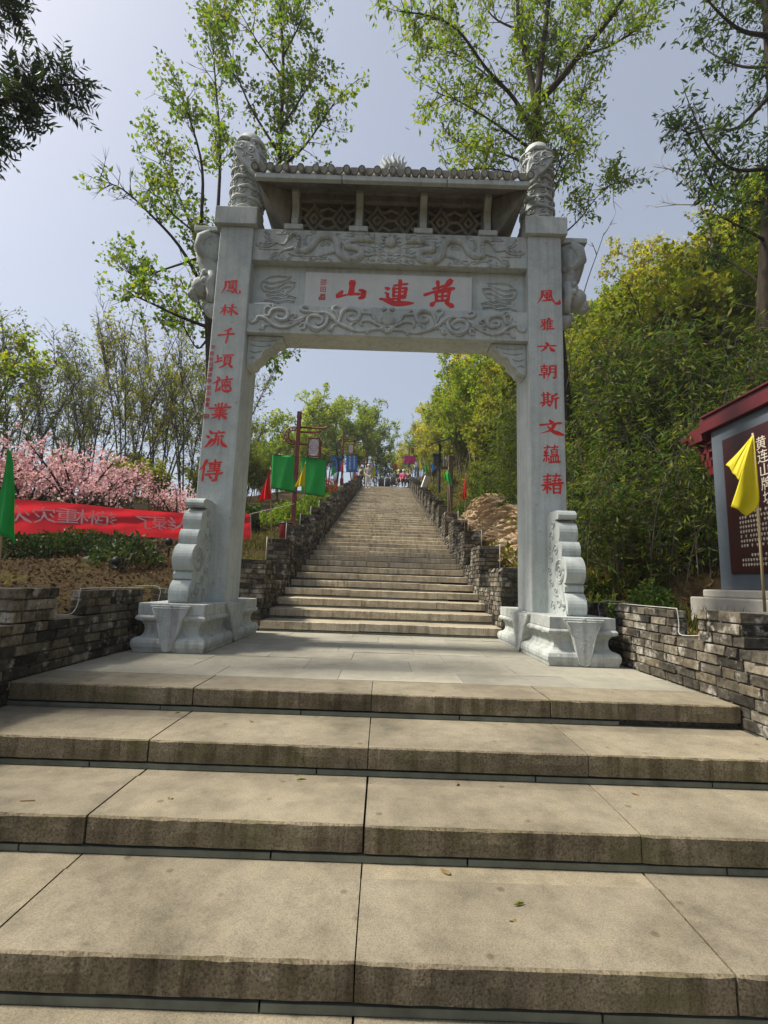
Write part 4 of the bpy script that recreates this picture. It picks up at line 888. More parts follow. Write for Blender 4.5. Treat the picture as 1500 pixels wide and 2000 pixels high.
for k in range(7):
    a = math.pi*(.06+.88*k/6); h = .17+.06*math.sin(math.pi*k/6)+(.03 if k % 2 else 0); bx_, bz = GX+.11*math.cos(a), 6.25+.07*math.sin(a)
    q.tube([(bx_, 5.8, bz), (bx_+.02*math.cos(a)+.02, 5.8, bz+h*.35), (bx_+.05*math.cos(a)-.012, 5.8, bz+h*.7), (bx_+.07*math.cos(a)+.01, 5.8, bz+h)], [.036, .032, .02, .003], 7)
q.build('flame_finial', MT['gate_carved'], gate, True)

# ------------------------------------------------------------------ vegetation
def np_mesh(name, V, F4):
    me = bpy.data.meshes.new(name); V = np.asarray(V, np.float32); F4 = np.asarray(F4, np.int32)
    me.vertices.add(len(V)); me.vertices.foreach_set('co', V.ravel())
    me.loops.add(F4.size); me.loops.foreach_set('vertex_index', F4.ravel())
    me.polygons.add(len(F4)); me.polygons.foreach_set('loop_start', np.arange(0, F4.size, 4, dtype=np.int32))
    me.update(calc_edges=True); me.validate(); return me
def unit(a): return a/(np.linalg.norm(a, axis=1, keepdims=True)+1e-9)
def leaf_mesh(name, P, L, W, r, D=None, up=0.0, spread=1.0, fold=.25, var=.5):
    """one folded pointed quad per leaf"""
    N = len(P); P = np.asarray(P)
    d = r.normal(size=(N, 3)); d[:, 2] += up
    if D is not None: d = d*spread+np.asarray(D)
    d = unit(d); q = unit(np.cross(d, r.normal(size=(N, 3)))); n = np.cross(d, q)
    s = (1+r.uniform(-var, var, (N, 1))); l = L*s; w = W*s
    V = np.empty((N, 4, 3)); V[:, 0] = P; V[:, 1] = P+d*l*.45+q*w*.5+n*w*fold; V[:, 2] = P+d*l; V[:, 3] = P+d*l*.45-q*w*.5+n*w*fold
    return np_mesh(name, V.reshape(-1, 3), np.arange(N*4).reshape(-1, 4))
def rv(r): v = Vector(r.normal(size=3)); return v.normalized()
def grow(limbs, r, den=5, tl=.7, sub=4, lps=7, tmin=.25, up=.25, jit=.05, twig_r=.012, skip=None):
    """limbs: (points, r0, r1[, leafiness]); returns wood MB, leaf points, leaf directions"""
    wood = MB(); LP = []; LD = []
    for lb in limbs:
        pts, r0, r1 = lb[:3]; leafy = lb[3] if len(lb) > 3 else 1.0; t0 = lb[4] if len(lb) > 4 else tmin
        c = [Vector(p) for p in smooth_poly(pts, 4)] if len(pts) > 2 else [Vector(p) for p in pts]; n = len(c)
        wood.tube(c, [r0+(r1-r0)*(i/(n-1))**.8 for i in range(n)], 8 if r0 > .06 else 5)
        seg = [(c[i+1]-c[i]).length for i in range(n-1)]; Ltot = sum(seg)
        if den <= 0: continue
        for k in range(max(1, int(Ltot*den*(1-t0)))):
            t = t0+(1-t0)*r.random(); f = t*(n-1); i = min(int(f), n-2); p = c[i].lerp(c[i+1], f-i); tan = (c[i+1]-c[i]).normalized()
            d = (tan*.55+rv(r)*.85+Vector((0, 0, up))).normalized(); ln = tl*r.uniform(.5, 1.25)*(1.1-.35*t)
            tw = [p]; 
            for j in range(3):
                d = (d+rv(r)*.28+Vector((0, 0, .06))).normalized(); tw.append(tw[-1]+d*ln/3)
            wood.tube(tw, [twig_r, twig_r*.75, twig_r*.5, twig_r*.2], 3, cap=False)
            if r.random() > leafy: 
                for j in range(2):
                    q0 = tw[2]; wood.tube([q0, q0+(d+rv(r)*.7).normalized()*ln*.45], [twig_r*.5, twig_r*.15], 3, cap=False)
                continue
            for j in range(sub):
                tt = r.uniform(.35, 1)*3; a = min(int(tt), 2); q0 = tw[a].lerp(tw[a+1], tt-a); sd = (d*.6+rv(r)).normalized(); sl = ln*r.uniform(.25, .5)
                wood.tube([q0, q0+sd*sl], [twig_r*.4, twig_r*.15], 3, cap=False)
                m = r.poisson(lps)
                for _ in range(m):
                    u = r.uniform(.3, 1.05); LP.append(q0+sd*sl*u+Vector(r.normal(size=3))*jit); LD.append(sd)
    return wood, np.array([tuple(p) for p in LP]), np.array([tuple(p) for p in LD])
def tree(name, loc, label, cat, group, limbs, r, leafm, bark, L, W, seed_kw=None, D_spread=.9, droop=-.25, crown='crown', **kw):
    root = empty(name, loc, label, cat, group)
    w, P, D = grow(limbs, r, **kw); w.build('trunk', MT[bark], root, True)
    if len(P):
        me = leaf_mesh(crown, P-np.array(loc), L, W, r, D, droop, D_spread); link(crown, me, MT[leafm], root)
    return root
def rg(s): return np.random.default_rng(s)
def pxl(pts, y, dy=0.0): n = len(pts); return [PX(a, b, y+dy*i/(n-1)) for i, (a, b) in enumerate(pts)]

# the tall tree behind the left pillar
r = rg(1); Y = 11.0; tb = PX(418, 1020, Y); tb.z = Hs(tb.x, Y)-.1
LT = [([tb]+pxl([(412, 800), (408, 640), (400, 540), (392, 450)], Y), .14, .07, 1, .5),
 (pxl([(404, 600), (440, 520), (505, 420), (540, 355), (549, 250), (553, 120), (546, 0), (540, -90)], Y, .6), .09, .025, .95, .3),
 (pxl([(408, 640), (350, 618), (290, 590), (245, 570)], Y, -1.2), .05, .012), (pxl([(402, 570), (350, 480), (290, 415), (240, 370), (190, 350)], Y, -.8), .055, .008, .45),
 (pxl([(398, 520), (365, 420), (330, 340), (300, 275)], Y, 1.2), .05, .01, .9), (pxl([(392, 450), (395, 330), (370, 230), (345, 165)], Y, -.8), .05, .01, .8), (pxl([(420, 500), (430, 300), (420, 150), (412, 20)], Y, 1.0), .055, .012, .8),
 (pxl([(545, 330), (595, 285), (640, 220), (672, 175)], Y, -1), .04, .008), (pxl([(549, 250), (595, 180), (628, 120)], Y, 1), .035, .008), (pxl([(552, 150), (505, 85), (470, 25)], Y, -.6), .03, .008), (pxl([(553, 110), (588, 40), (605, -30)], Y, .8), .03, .008),
 (pxl([(545, 300), (485, 200), (445, 90), (430, 10)], Y, .5), .04, .008, .8), (pxl([(425, 690), (480, 690), (520, 700), (555, 690)], Y, 1), .03, .006, 1, .5), (pxl([(408, 660), (385, 680), (360, 640), (340, 620)], Y, .5), .03, .008),
 (pxl([(400, 500), (340, 520), (270, 540), (240, 520)], Y, .8), .04, .008), (pxl([(400, 470), (340, 420), (290, 370)], Y, -.5), .035, .008, .9)]
tree('broadleaf_tree', (tb.x, Y, tb.z), 'tall slender tree with sparse fresh leaves rising behind the left gate pillar', 'tree', None, LT, r, 'leaf_young', 'bark', .105, .075, den=8.5, tl=.85, sub=5, lps=6.5, jit=.07)
# the tree behind the right pillar
r = rg(2); Y = 10.0; tb = PX(1108, 1095, Y); tb.z = Hs(tb.x, Y)-.1
RT = [([tb]+pxl([(1112, 1030), (1098, 800), (1072, 520), (1050, 300), (1047, 200)], Y), .30, .125, 1, .75),
 (pxl([(1047, 200), (1085, 165), (1130, 110), (1185, 45), (1235, -30)], Y, -.8), .10, .04, 1, .3), (pxl([(1047, 205), (1030, 120), (1014, 50), (1008, -60)], Y, .9), .09, .04, 1, .2), (pxl([(1048, 195), (1060, 100), (1072, 0), (1085, -80)], Y, .2), .085, .04, 1, .2),
 (pxl([(1046, 270), (1005, 195), (950, 135), (895, 60), (840, 32), (780, 22)], Y, -1.2), .06, .012, 1, .2), (pxl([(1048, 330), (980, 300), (920, 290), (865, 255)], Y, 1.2), .035, .008, 1, .2), (pxl([(1046, 300), (980, 250), (900, 200), (850, 180)], Y, -.6), .035, .008, 1, .15), (pxl([(1050, 350), (960, 330), (880, 335)], Y, .4), .03, .008, 1, .2),
 (pxl([(1062, 420), (1105, 320), (1125, 240), (1140, 170)], Y, 1.5), .025, .006, .8), (pxl([(1085, 470), (1130, 430), (1170, 380), (1210, 345)], Y, .8), .025, .005, .8), (pxl([(1060, 400), (1090, 330), (1110, 260)], Y, -.8), .025, .006, .9), (pxl([(1130, 110), (1190, 90), (1250, 50), (1275, 0)], Y, .6), .04, .01), (pxl([(1085, 165), (1100, 90), (1140, 0)], Y, 1.0), .04, .01), (pxl([(1014, 60), (960, 30), (930, -30)], Y, .5), .03, .01), (pxl([(950, 130), (930, 180), (960, 220)], Y, .4), .025, .008), (pxl([(980, 170), (900, 110), (830, 90)], Y, .8), .025, .008)]
tree('broadleaf_tree', (tb.x, Y, tb.z), 'leafy yellow-green tree with forked dark trunk above the right gate pillar', 'tree', None, RT, r, 'leaf_bright', 'bark', .12, .045, den=10, tl=.8, sub=5, lps=7.5, jit=.07, droop=-.5)
# the big trunk at the hill edge and its leafy limbs
r = rg(3); Y = 9.2; tb = PX(1515, 1010, Y); tb.z = Hs(tb.x, Y)-.2
ET = [([tb]+pxl([(1500, 800), (1492, 620), (1500, 430), (1512, 250), (1500, 60), (1492, -90)], Y), .18, .08, 1, .5),
 (pxl([(1508, 70), (1450, 60), (1400, 20), (1360, -30)], Y, -.8), .06, .012), (pxl([(1510, 180), (1440, 250), (1390, 250), (1335, 265)], Y, .6), .05, .01), (pxl([(1505, 330), (1430, 330), (1380, 280), (1345, 200)], Y, -.6), .05, .01), (pxl([(1500, 400), (1440, 390), (1390, 360), (1320, 215)], Y, 1.0), .05, .01), (pxl([(1495, 470), (1440, 440), (1400, 420)], Y, -.6), .04, .01), (pxl([(1505, 130), (1450, 130), (1400, 110), (1370, 90)], Y, .9), .04, .01),
 (pxl([(1495, 560), (1440, 520), (1400, 500)], Y, .7), .035, .01), (pxl([(1510, 250), (1560, 150), (1620, 80)], Y, .5), .07, .02), (pxl([(1500, 420), (1580, 330), (1660, 280)], Y, -.5), .07, .02), (pxl([(1500, 20), (1440, -20), (1400, -60)], Y, .5), .05, .02)]
tree('broadleaf_tree', (tb.x, Y, tb.z), 'dark thick-trunked tree with drooping leafy limbs behind the red roofed board', 'tree', None, ET, r, 'leaf_green', 'bark', .13, .045, den=8, tl=.75, sub=4, lps=8, jit=.07, droop=-.5)
# pale bare tree on the hill
r = rg(4); Y = 12.5; tb = PX(1450, 700, Y); tb.z = min(tb.z, Hs(tb.x, Y)) - .1
BT = [([tb]+pxl([(1432, 620), (1405, 560), (1388, 470), (1375, 420)], Y), .09, .05, 0, .6), (pxl([(1375, 420), (1350, 370), (1320, 335), (1275, 325)], Y, .6), .04, .008, 0), (pxl([(1378, 430), (1400, 390), (1440, 360), (1470, 300)], Y, -.5), .04, .008, .1), (pxl([(1360, 400), (1320, 400), (1280, 405)], Y, .5), .02, .006, 0), (pxl([(1350, 365), (1340, 310), (1310, 280)], Y, -.4), .02, .006, 0), (pxl([(1430, 620), (1470, 610), (1500, 600)], Y, .2), .03, .01, 0)]
tree('bare_tree', (tb.x, Y, tb.z), 'pale leafless tree leaning on the hill slope', 'tree', None, BT, r, 'leaf_green', 'bark_pale', .1, .04, den=4, tl=.7, sub=3, lps=4)
# thin dark leaning stems in the bamboo
for k, (pts, Y, lab) in enumerate([([(1310, 740), (1290, 690), (1255, 640), (1245, 600), (1230, 570)], 9.6, 'crooked dark bare stem standing out of the bamboo'), ([(1100, 640), (1130, 600), (1150, 540), (1168, 490), (1180, 455)], 8.6, 'thin dark whip leaning out beside the right gate pillar'), ([(1106, 760), (1114, 720), (1112, 690), (1118, 660)], 8.6, 'short black twig bent beside the right gate pillar')]):
    r = rg(40+k); p = pxl(pts, Y, .4); root = empty('dead_sapling', tuple(p[0]), lab, 'sapling'); w, _, _ = grow([(p, .03 if k == 0 else .014, .006, 0, .3)], r, den=2.5 if k == 0 else 1.2, tl=.5); w.build('trunk', MT['bark'], root, True)

# pinnate tree just outside the frame on the left; its outer sprays hang into view and dapple the steps
r = rg(6); tb = Vector((-5.6, 2.4, Hs(-5.6, 2.4)))
ow = [([tb, (-5.6, 2.5, 2.5), (-5.5, 2.9, 4.2), (-5.6, 3.4, 5.6), (-6.0, 4.0, 7.4)], .22, .08),
 ([(-5.5, 2.9, 4.2), tuple(PX(-120, 230, 4.3)), tuple(PX(0, 200, 4.4)), tuple(PX(90, 170, 4.45)), tuple(PX(150, 165, 4.5))], .05, .006),
 ([(-5.5, 2.9, 4.0), tuple(PX(-150, 290, 4.2)), tuple(PX(-70, 270, 4.3)), tuple(PX(-25, 250, 4.3))], .04, .006),
 ([(-5.6, 3.4, 5.6), tuple(PX(-120, -20, 4.4)), tuple(PX(-40, -15, 4.5)), tuple(PX(20, -5, 4.5))], .04, .006)]
rg2 = random.Random(2)
for k in range(7):
    e = Vector((rg2.uniform(-9.4, -6.8), rg2.uniform(2.6, 5.8), rg2.uniform(5.5, 9.0))); m = Vector((-5.8, 3.6, 5.6)).lerp(e, .5)+Vector((0, 0, .4)); ow.append(([(-5.6, 3.3, 5.2), tuple(m), tuple(e)], .05, .01))
root = empty('pinnate_tree', tuple(tb), 'dark tree with feathery compound leaves overhanging the steps beside the green flag', 'tree')
wood = MB(); LP = []; LD = []
for li, (pts, r0, r1) in enumerate(ow):
    c = [Vector(p) for p in smooth_poly(pts, 4)]; n = len(c); wood.tube(c, [r0+(r1-r0)*i/(n-1) for i in range(n)], 6)
    if li == 0: continue
    Lt = sum((c[i+1]-c[i]).length for i in range(n-1)); inview = li <= 3
    for k in range(int(Lt*(13 if inview else 9))):
        t = r.uniform(.45 if not inview else .3, 1.0); f = t*(n-1); i = min(int(f), n-2); p = c[i].lerp(c[i+1], f-i); tan = (c[i+1]-c[i]).normalized()
        d = (tan*.7+rv(r)*.7+Vector((0, 0, .1))).normalized(); tip = p+d*r.uniform(.05, .24 if inview else .6); wood.tube([p, tip], [.006, .003], 3, cap=False)
        for j in range(3):
            dd = (d*.9+rv(r)*.8+Vector((.15, 0, .0))).normalized(); ra = r.uniform(.22, .34); q0 = p.lerp(tip, r.uniform(.4, 1)); sd = dd.cross(rv(r)).normalized()
            wood.tube([q0, q0+dd*ra], [.003, .0015], 3, cap=False)
            for u in np.linspace(.2, 1, 7):
                for s in (-1, 1):
                    LP.append(tuple(q0+dd*ra*u)); LD.append(tuple((dd*.55+sd*s).normalized()))
wood.build('trunk', MT['bark'], root, True)
link('crown', leaf_mesh('crown', np.array(LP)-np.array(tb), .10, .026, r, np.array(LD), 0, .12, .15, .2), MT['leaf_dark'], root)

# ---------------- stock plants, copied around
def stock(kind, seed):
    r = rg(seed); R = random.Random(seed); limbs = []
    if kind in ('hill', 'far', 'hazel'):
        h = {'hill': 6.0, 'far': 8.2, 'hazel': 4.2}[kind]*R.uniform(.9, 1.1); ns = {'hill': 2, 'far': 2, 'hazel': 4}[kind]
        for s in range(ns):
            a = R.uniform(0, 6.28); lean = R.uniform(.04, .22)*h; top = Vector((math.cos(a)*lean, math.sin(a)*lean, h*R.uniform(.8, 1))); m = top*.5+Vector((R.uniform(-.2, .2), R.uniform(-.2, .2), .3))
            limbs.append(([(0, 0, -.3), tuple(m), tuple(top)], .075 if kind != 'hazel' else .04, .012, 1, .35))
            for k in range(7 if kind != 'hazel' else 4):
                t = R.uniform(.35, .9); b = Vector((0, 0, -.3)).lerp(m, min(1, t*2)) if t < .5 else m.lerp(top, t*2-1); a2 = R.uniform(0, 6.28); ln = h*R.uniform(.16, .3)
                e = b+Vector((math.cos(a2)*ln*.75, math.sin(a2)*ln*.75, ln*.8)); limbs.append(([tuple(b), tuple(b.lerp(e, .5)+Vector((0, 0, -.05))), tuple(e)], .028, .008, 1, .1))
        kw = dict(den=4.6, tl=.75, sub=4, lps=6.0 if kind != 'far' else 7.5, jit=.09)
        lm = {'hill': ('leaf_hill', 'leaf_bright')[seed % 2], 'far': 'leaf_bright', 'hazel': 'leaf_hazel'}[kind]; LW = (.17, .10); bark = 'bark_grey'
        lab = {'hill': 'slender young tree with yellow-green spring leaves on the wooded hill', 'far': 'airy light green tree beyond the lantern posts at the head of the stair', 'hazel': 'bushy many-stemmed shrub in olive spring leaf on the hillside'}[kind]
        grp = {'hill': 'young trees on the hill', 'far': 'trees beyond the stair head', 'hazel': 'shrubs on the hillside'}[kind]
    elif kind == 'stems':
        h = R.uniform(7.6, 9.0); ns = R.randint(5, 7)
        for s in range(ns):
            a = s*6.28/ns+R.uniform(-.4, .4); lean = R.uniform(.12, .36)*h; top = Vector((math.cos(a)*lean, math.sin(a)*lean, h*R.uniform(.75, 1))); m = top*.42+Vector((0, 0, .5))
            limbs.append(([(math.cos(a)*.08, math.sin(a)*.08, -.3), tuple(m), tuple(top)], .05, .008, .28, .18))
            for k in range(7):
                t = R.uniform(-.4, .9); b = m.lerp(top, t) if t > 0 else m*(1+t); ln = h*R.uniform(.12, .26); a2 = a+R.uniform(-1.4, 1.4)
                limbs.append(([tuple(b), tuple(b+Vector((math.cos(a2)*ln*.4, math.sin(a2)*ln*.4, ln)))], .018, .005, .42, .1))
        kw = dict(den=4.4, tl=.8, sub=4, lps=3.4, jit=.09, up=.5); lm, LW, bark = 'leaf_hazel', (.15, .06), 'bark_grey'
        lab, grp = 'many-stemmed half-bare tree with olive leaf tufts beyond the blossom', 'many-stemmed trees beyond the blossom'
    elif kind == 'cherry':
        h = R.uniform(2.3, 2.8)
        limbs.append(([(0, 0, -.2), (.03, 0, .35), (0, .04, .6)], .09, .07, 1, .95))
        for s in range(9):
            a = s*6.28/9+R.uniform(-.3, .3); ln = R.uniform(1.2, 1.9); e = Vector((math.cos(a)*ln*.85, math.sin(a)*ln*.85, .55+ln*R.uniform(.65, 1.0)))
            m = Vector((0, .03, .55)).lerp(e, .5)+Vector((0, 0, .08)); limbs.append(([(0, .03, .5), tuple(m), tuple(e)], .045, .01, 1, .2))
        kw = dict(den=7, tl=.6, sub=4, lps=7, jit=.06, up=.3); lm, LW, bark = 'blossom', (.062, .055), 'bark'
        lab, grp = 'pink double blossom cherry tree on the garden bank behind the red banner', 'blossoming cherry trees on the bank'
    w, P, D = grow(limbs, r, **kw)
    root = empty({'hill': 'hill_tree', 'far': 'airy_tree', 'hazel': 'hill_shrub', 'stems': 'stemmed_tree', 'cherry': 'cherry_tree'}[kind], (0, 0, 0), lab, 'shrub' if kind == 'hazel' else 'tree', grp)
    w.build('trunk', MT[bark], root, True); link('crown', leaf_mesh('crown', P, LW[0], LW[1], r, D, -.1, 1.0), MT[lm], root)
    return root
class Stock:
    def __init__(s, protos): s.p = protos; s.used = set(); s.i = 0
    def put(s, x, y, sc=1.0, rz=0.0, z=None, dz=0, label=None):
        k = s.i % len(s.p); s.i += 1; pr = s.p[k]
        o = pr if k not in s.used else copy_tree(pr); s.used.add(k)
        o.location = (x, y, (Hs(x, y) if z is None else z)+dz); o.rotation_euler = (0, 0, rz); o.scale = (sc, sc, sc)
        if label: o['label'] = label
        return o
R = random.Random(77)
# right hill: young trees
st_h = Stock([stock('hill', 100+i) for i in range(5)]); st_z = Stock([stock('hazel', 120+i) for i in range(4)])
def inframe(x, y, z, m=120):
    v = Vector((x, y, z-CAM_Z)); d = v.dot(_fw)
    if d < .5: return False
    px, py = 750+F_PX*v.dot(_ri)/d, 1000-F_PX*v.dot(_up)/d
    return -m < px < 1500+m and -m < py < 2000+m
cnt = 0
for k in range(1500):
    y = 11+R.random()**1.5*68; x = 3.4+R.random()*min(26, 4+y*.62)
    ratio = x/y
    if ratio > .95 or (y < 15 and x < 5.0): continue
    if y > 36 and x < 4.6: continue
    z = Hs(x, y)
    if not inframe(x, y, z+3): continue
    d = x-2.9
    if y < 17 and d < 3.2: continue
    st_h.put(x, y, R.uniform(.62, 1.0)*(.95 if y > 19 else .7), R.uniform(0, 6.28), dz=-.15); cnt += 1
    if cnt >= 160: break
cnt = 0
for k in range(900):
    y = 12+R.random()**1.4*36; x = 2.75+R.random()*min(12, 2+y*.35)
    if y < 15 and x < 3.8: continue
    if y > 36 and x < 4.4: continue
    st_z.put(x, y, R.uniform(.45, .95) if x > 3.6 else R.uniform(.3, .5), R.uniform(0, 6.28), dz=-.1); cnt += 1
    if cnt >= 95: break
cnt = 0
for k in range(900):
    y = R.uniform(9.2, 19); x = R.uniform(5.0, 17)
    x0 = 4.9-2.0*min(1, max(0, (y-6.4)/2.6))
    if x < x0+2.7 or x/y > 1.0: continue
    if cnt % 2: st_z.put(x, y, R.uniform(.45, .8), R.uniform(0, 6.28), dz=-.1)
    else: st_h.put(x, y, R.uniform(.38, .62), R.uniform(0, 6.28), dz=-.15)
    cnt += 1
    if cnt >= 90: break
# airy trees on the left of the stair head
st_f = Stock([stock('far', 140+i) for i in range(4)])
for px, top, yy in [(500, 860, 33), (530, 800, 36), (565, 775, 38), (600, 785, 41), (640, 770, 40), (690, 765, 43), (715, 775, 46), (735, 800, 50), (655, 800, 46), (610, 810, 48), (480, 870, 30), (550, 830, 44), (580, 840, 34), (690, 840, 52), (745, 850, 58), (515, 900, 27)]:
    p = PX(px, 930, yy); t = PX(px, top, yy); z = Hs(p.x, yy); z = min(z, p.z)
    st_f.put(p.x, yy, max(.35, (t.z-z)/8.3), R.uniform(0, 6.28), z=z-.2)
# a taller airy tree on the right of the gap, seen under the gate
for px, top, yy in [(925, 700, 22), (868, 735, 30)]:
    p = PX(px, 900, yy); t = PX(px, top, yy); z = Hs(p.x, yy); o = st_f.put(p.x, yy, max(.4, (t.z-z)/8.0), R.uniform(0, 6.28), z=z-.2, label='tall airy sapling at the hill foot seen through the gate'); o['group'] = 'airy saplings at the hill foot'
for px, top, yy in [(778, 880, 75), (790, 868, 66), (803, 858, 60), (818, 840, 54), (832, 820, 50), (848, 790, 44), (862, 765, 40), (878, 735, 36), (897, 705, 33), (915, 690, 31), (940, 695, 30), (962, 690, 28), (985, 695, 27), (1005, 680, 26), (1025, 670, 25), (868, 800, 31), (905, 790, 25), (950, 780, 22), (990, 770, 20), (1015, 790, 18), (835, 850, 40), (812, 872, 52)]:
    t = PX(px, top, yy); z = min(Hs(t.x, yy), t.z-2.0); st_h.put(t.x, yy, (t.z-z)/6.1, R.uniform(0, 6.28), z=z-.1)
# left background
st_s = Stock([stock('stems', 160+i) for i in range(5)])
for px, top, yy in [(20, 620, 19), (95, 690, 21), (175, 640, 20), (250, 610, 19), (310, 600, 22), (365, 640, 20), (430, 650, 24), (-60, 590, 20), (470, 800, 26), (140, 660, 24), (275, 670, 25), (395, 720, 28)]:
    p = PX(px, 940, yy); t = PX(px, top, yy); z = min(Hs(p.x, yy), p.z); st_s.put(p.x, yy, (t.z-z)/8.8, R.uniform(0, 6.28), z=z)
for px, top, yy in [(-50, 600, 17.5)]:
    p = PX(px, 940, yy); t = PX(px, top, yy); z = min(Hs(p.x, yy), p.z); o = st_f.put(p.x, yy, (t.z-z)/8.3, R.uniform(0, 6.28), z=z, label='leafy green tree standing among the bare many-stemmed trees'); o['group'] = 'leafy trees behind the cherries'
st_c = Stock([stock('cherry', 180+i) for i in range(3)])
for px, py, yy, sc_ in [(150, 985, 12.0, 1.05), (55, 985, 12.8, .98), (-45, 990, 12.2, 1.0), (215, 975, 14.5, .85), (350, 975, 13.2, .68)]:
    p = PX(px, py, yy); st_c.put(p.x, yy, sc_, R.uniform(0, 6.28))

for px, py, yy, sc_ in [(20, 960, 17, .55), (110, 955, 16.5, .5), (235, 950, 16.5, .5), (300, 955, 17, .6), (385, 960, 18, .6), (440, 960, 19, .6), (480, 965, 21, .6), (510, 950, 24, .6), (545, 945, 27, .6), (600, 940, 31, .6), (630, 940, 33, .7), (690, 935, 38, .8), (250, 950, 20, .6)]:
    p = PX(px, py, yy); o = st_z.put(p.x, yy, sc_, R.uniform(0, 6.28), z=min(p.z, Hs(p.x, yy))-.1, label='bushy olive shrub filling in below the bare stems on the garden side'); o['group'] = 'shrubs on the garden side'
# bushes and bamboo
def bush_proto(name, lab, cat, grp, leafm, n, rad, hgt, L, W, seed, D=None):
    r = rg(seed); root = empty(name, (0, 0, 0), lab, cat, grp)
    d = unit(r.normal(size=(n, 3))); d[:, 2] = np.abs(d[:, 2]); rr = (.55+.45*r.random((n, 1))**.5)*(1+.22*np.sin(d[:, :1]*7+seed)*np.cos(d[:, 1:2]*6))
    P = d*rr*np.array([rad, rad, hgt]); link('foliage', leaf_mesh('foliage', P, L, W, r, d*.8, .1), MT[leafm], root)
    w = MB()
    for k in range(9):
        a = k*.7; w.tube([(0, 0, -.15), (math.cos(a)*rad*.3, math.sin(a)*rad*.3, hgt*.45), (math.cos(a)*rad*.62, math.sin(a)*rad*.62, hgt*.8)], [.015, .01, .004], 4)
    w.build('stems', MT['bark'], root); return root
def bamboo_proto(seed):
    r = rg(seed); R = random.Random(seed); root = empty('bamboo_clump', (0, 0, 0), 'clump of slender dark bamboo with drooping narrow leaves below the wooded hill', 'bamboo', 'bamboo clumps on the bank')
    w = MB(); LP, LD = [], []
    for k in range(13):
        a = R.uniform(0, 6.28); b = R.uniform(0, .45); h = R.uniform(1.7, 2.9); ln = R.uniform(.2, .9); c = Vector((math.cos(a)*b, math.sin(a)*b, -.2)); e = c+Vector((math.cos(a)*ln, math.sin(a)*ln, h)); m = c.lerp(e, .55)+Vector((-math.cos(a)*.15, -math.sin(a)*.15, .2))
        pl = [Vector(p) for p in smooth_poly([tuple(c), tuple(m), tuple(e)], 5)]; w.tube(pl, [.011-.007*i/(len(pl)-1) for i in range(len(pl))], 4)
        for j in range(26):
            f = R.uniform(.12, 1)*(len(pl)-1); i = min(int(f), len(pl)-2); p = pl[i].lerp(pl[i+1], f-i); d = rv(r); d.z *= .5; d.normalize(); q = p+d*R.uniform(.12, .42); w.tube([p, q], [.003, .0015], 3, cap=False)
            for _ in range(5):
                LP.append(tuple(q+Vector(r.normal(size=3))*.05)); LD.append(tuple(d+Vector((0, 0, -.55))))
    w.build('culms', MT['bark_grey'], root); link('foliage', leaf_mesh('foliage', np.array(LP), .145, .028, r, np.array(LD), 0, .55, .12, .4), MT['leaf_bamboo'], root); return root
st_b = Stock([bamboo_proto(200+i) for i in range(6)])
cnt = 0
for k in range(2000):
    y = R.uniform(7.9, 15.5); x = R.uniform(2.75, 12.5)
    if x < 3.2+max(0, (9.6-y))*.55 and y > 8.8 and y < 15: 
        if x < 3.55: continue
    if x/y > 1.0 or (y < 9.0 and x < 4.1 and x > 3.0 and R.random() < .5) : continue
    if x > (4.9+(2.9-4.9)*min(1, max(0, (y-6.4)/2.6)))+2.6+.12*(y-8): continue
    st_b.put(x, y, R.uniform(.75, 1.15)*(.75 if x < 3.9 else 1), R.uniform(0, 6.28)); cnt += 1
    if cnt >= 78: break
for x, y in [(4.95, 7.3), (5.4, 6.9), (5.9, 7.4), (6.4, 7.0), (5.2, 7.7), (5.8, 7.9), (4.5, 7.9), (3.9, 7.85), (6.8, 7.8), (7.3, 7.2), (4.35, 7.55)]: st_b.put(x, y, R.uniform(.7, .95), R.uniform(0, 6.28))
st_g = Stock([bush_proto('low_shrub', 'low dark evergreen shrub on the mulched garden bank', 'shrub', 'low shrubs on the garden bank', 'leaf_dark', 750, .5, .5, .085, .04, 300+i) for i in range(2)])
for px, py, yy in [(40, 1075, 8.6), (95, 1080, 8.9), (150, 1075, 9.2), (15, 1060, 9.6), (70, 1050, 10.0), (185, 1065, 9.8), (245, 1105, 8.2), (130, 1050, 10.2)]:
    p = PX(px, py, yy); st_g.put(p.x, yy, R.uniform(.7, 1.1), R.uniform(0, 6.28))
st_u = Stock([bush_proto('bank_shrub', 'small green shrub along the foot of the hill', 'shrub', 'small shrubs at the hill foot', ('leaf_green', 'leaf_green')[i % 2], 650, .45, .45, .10, .04, 310+i) for i in range(3)])
for x, y in [(3.1, 5.5), (3.4, 6.2), (3.0, 6.6), (3.7, 6.8), (4.0, 7.25), (3.3, 7.8), (3.0, 8.4), (3.5, 8.6), (2.6, 8.3), (2.55, 7.7), (2.45, 16), (2.5, 17.4), (2.5, 18.6), (2.6, 20), (2.7, 21.5), (2.45, 15.0), (3.2, 16.4), (2.6, 23), (2.5, 25), (3.15, 9.4), (3.3, 10.6), (3.25, 12.0), (3.3, 13.2), (3.1, 14.4), (2.75, 8.9), (2.7, 15.0), (3.0, 11.2), (3.05, 13.9)]: st_u.put(x, y, R.uniform(.55, .95), R.uniform(0, 6.28))
st_l = Stock([bush_proto('rounded_shrub', 'clipped bright green shrub beside the lantern side parapet', 'shrub', 'green shrubs along the lantern side', 'leaf_young', 800, .6, .6, .09, .05, 320+i) for i in range(2)])
for x, y in [(-2.75, 14.6), (-3.2, 15.8), (-2.8, 17.2), (-2.75, 19), (-3.6, 14.4), (-4.4, 14.8), (-2.7, 21), (-5.2, 14.6), (-2.7, 23), (-2.8, 25.5)]: st_l.put(x, y, R.uniform(.7, 1.05), R.uniform(0, 6.28))
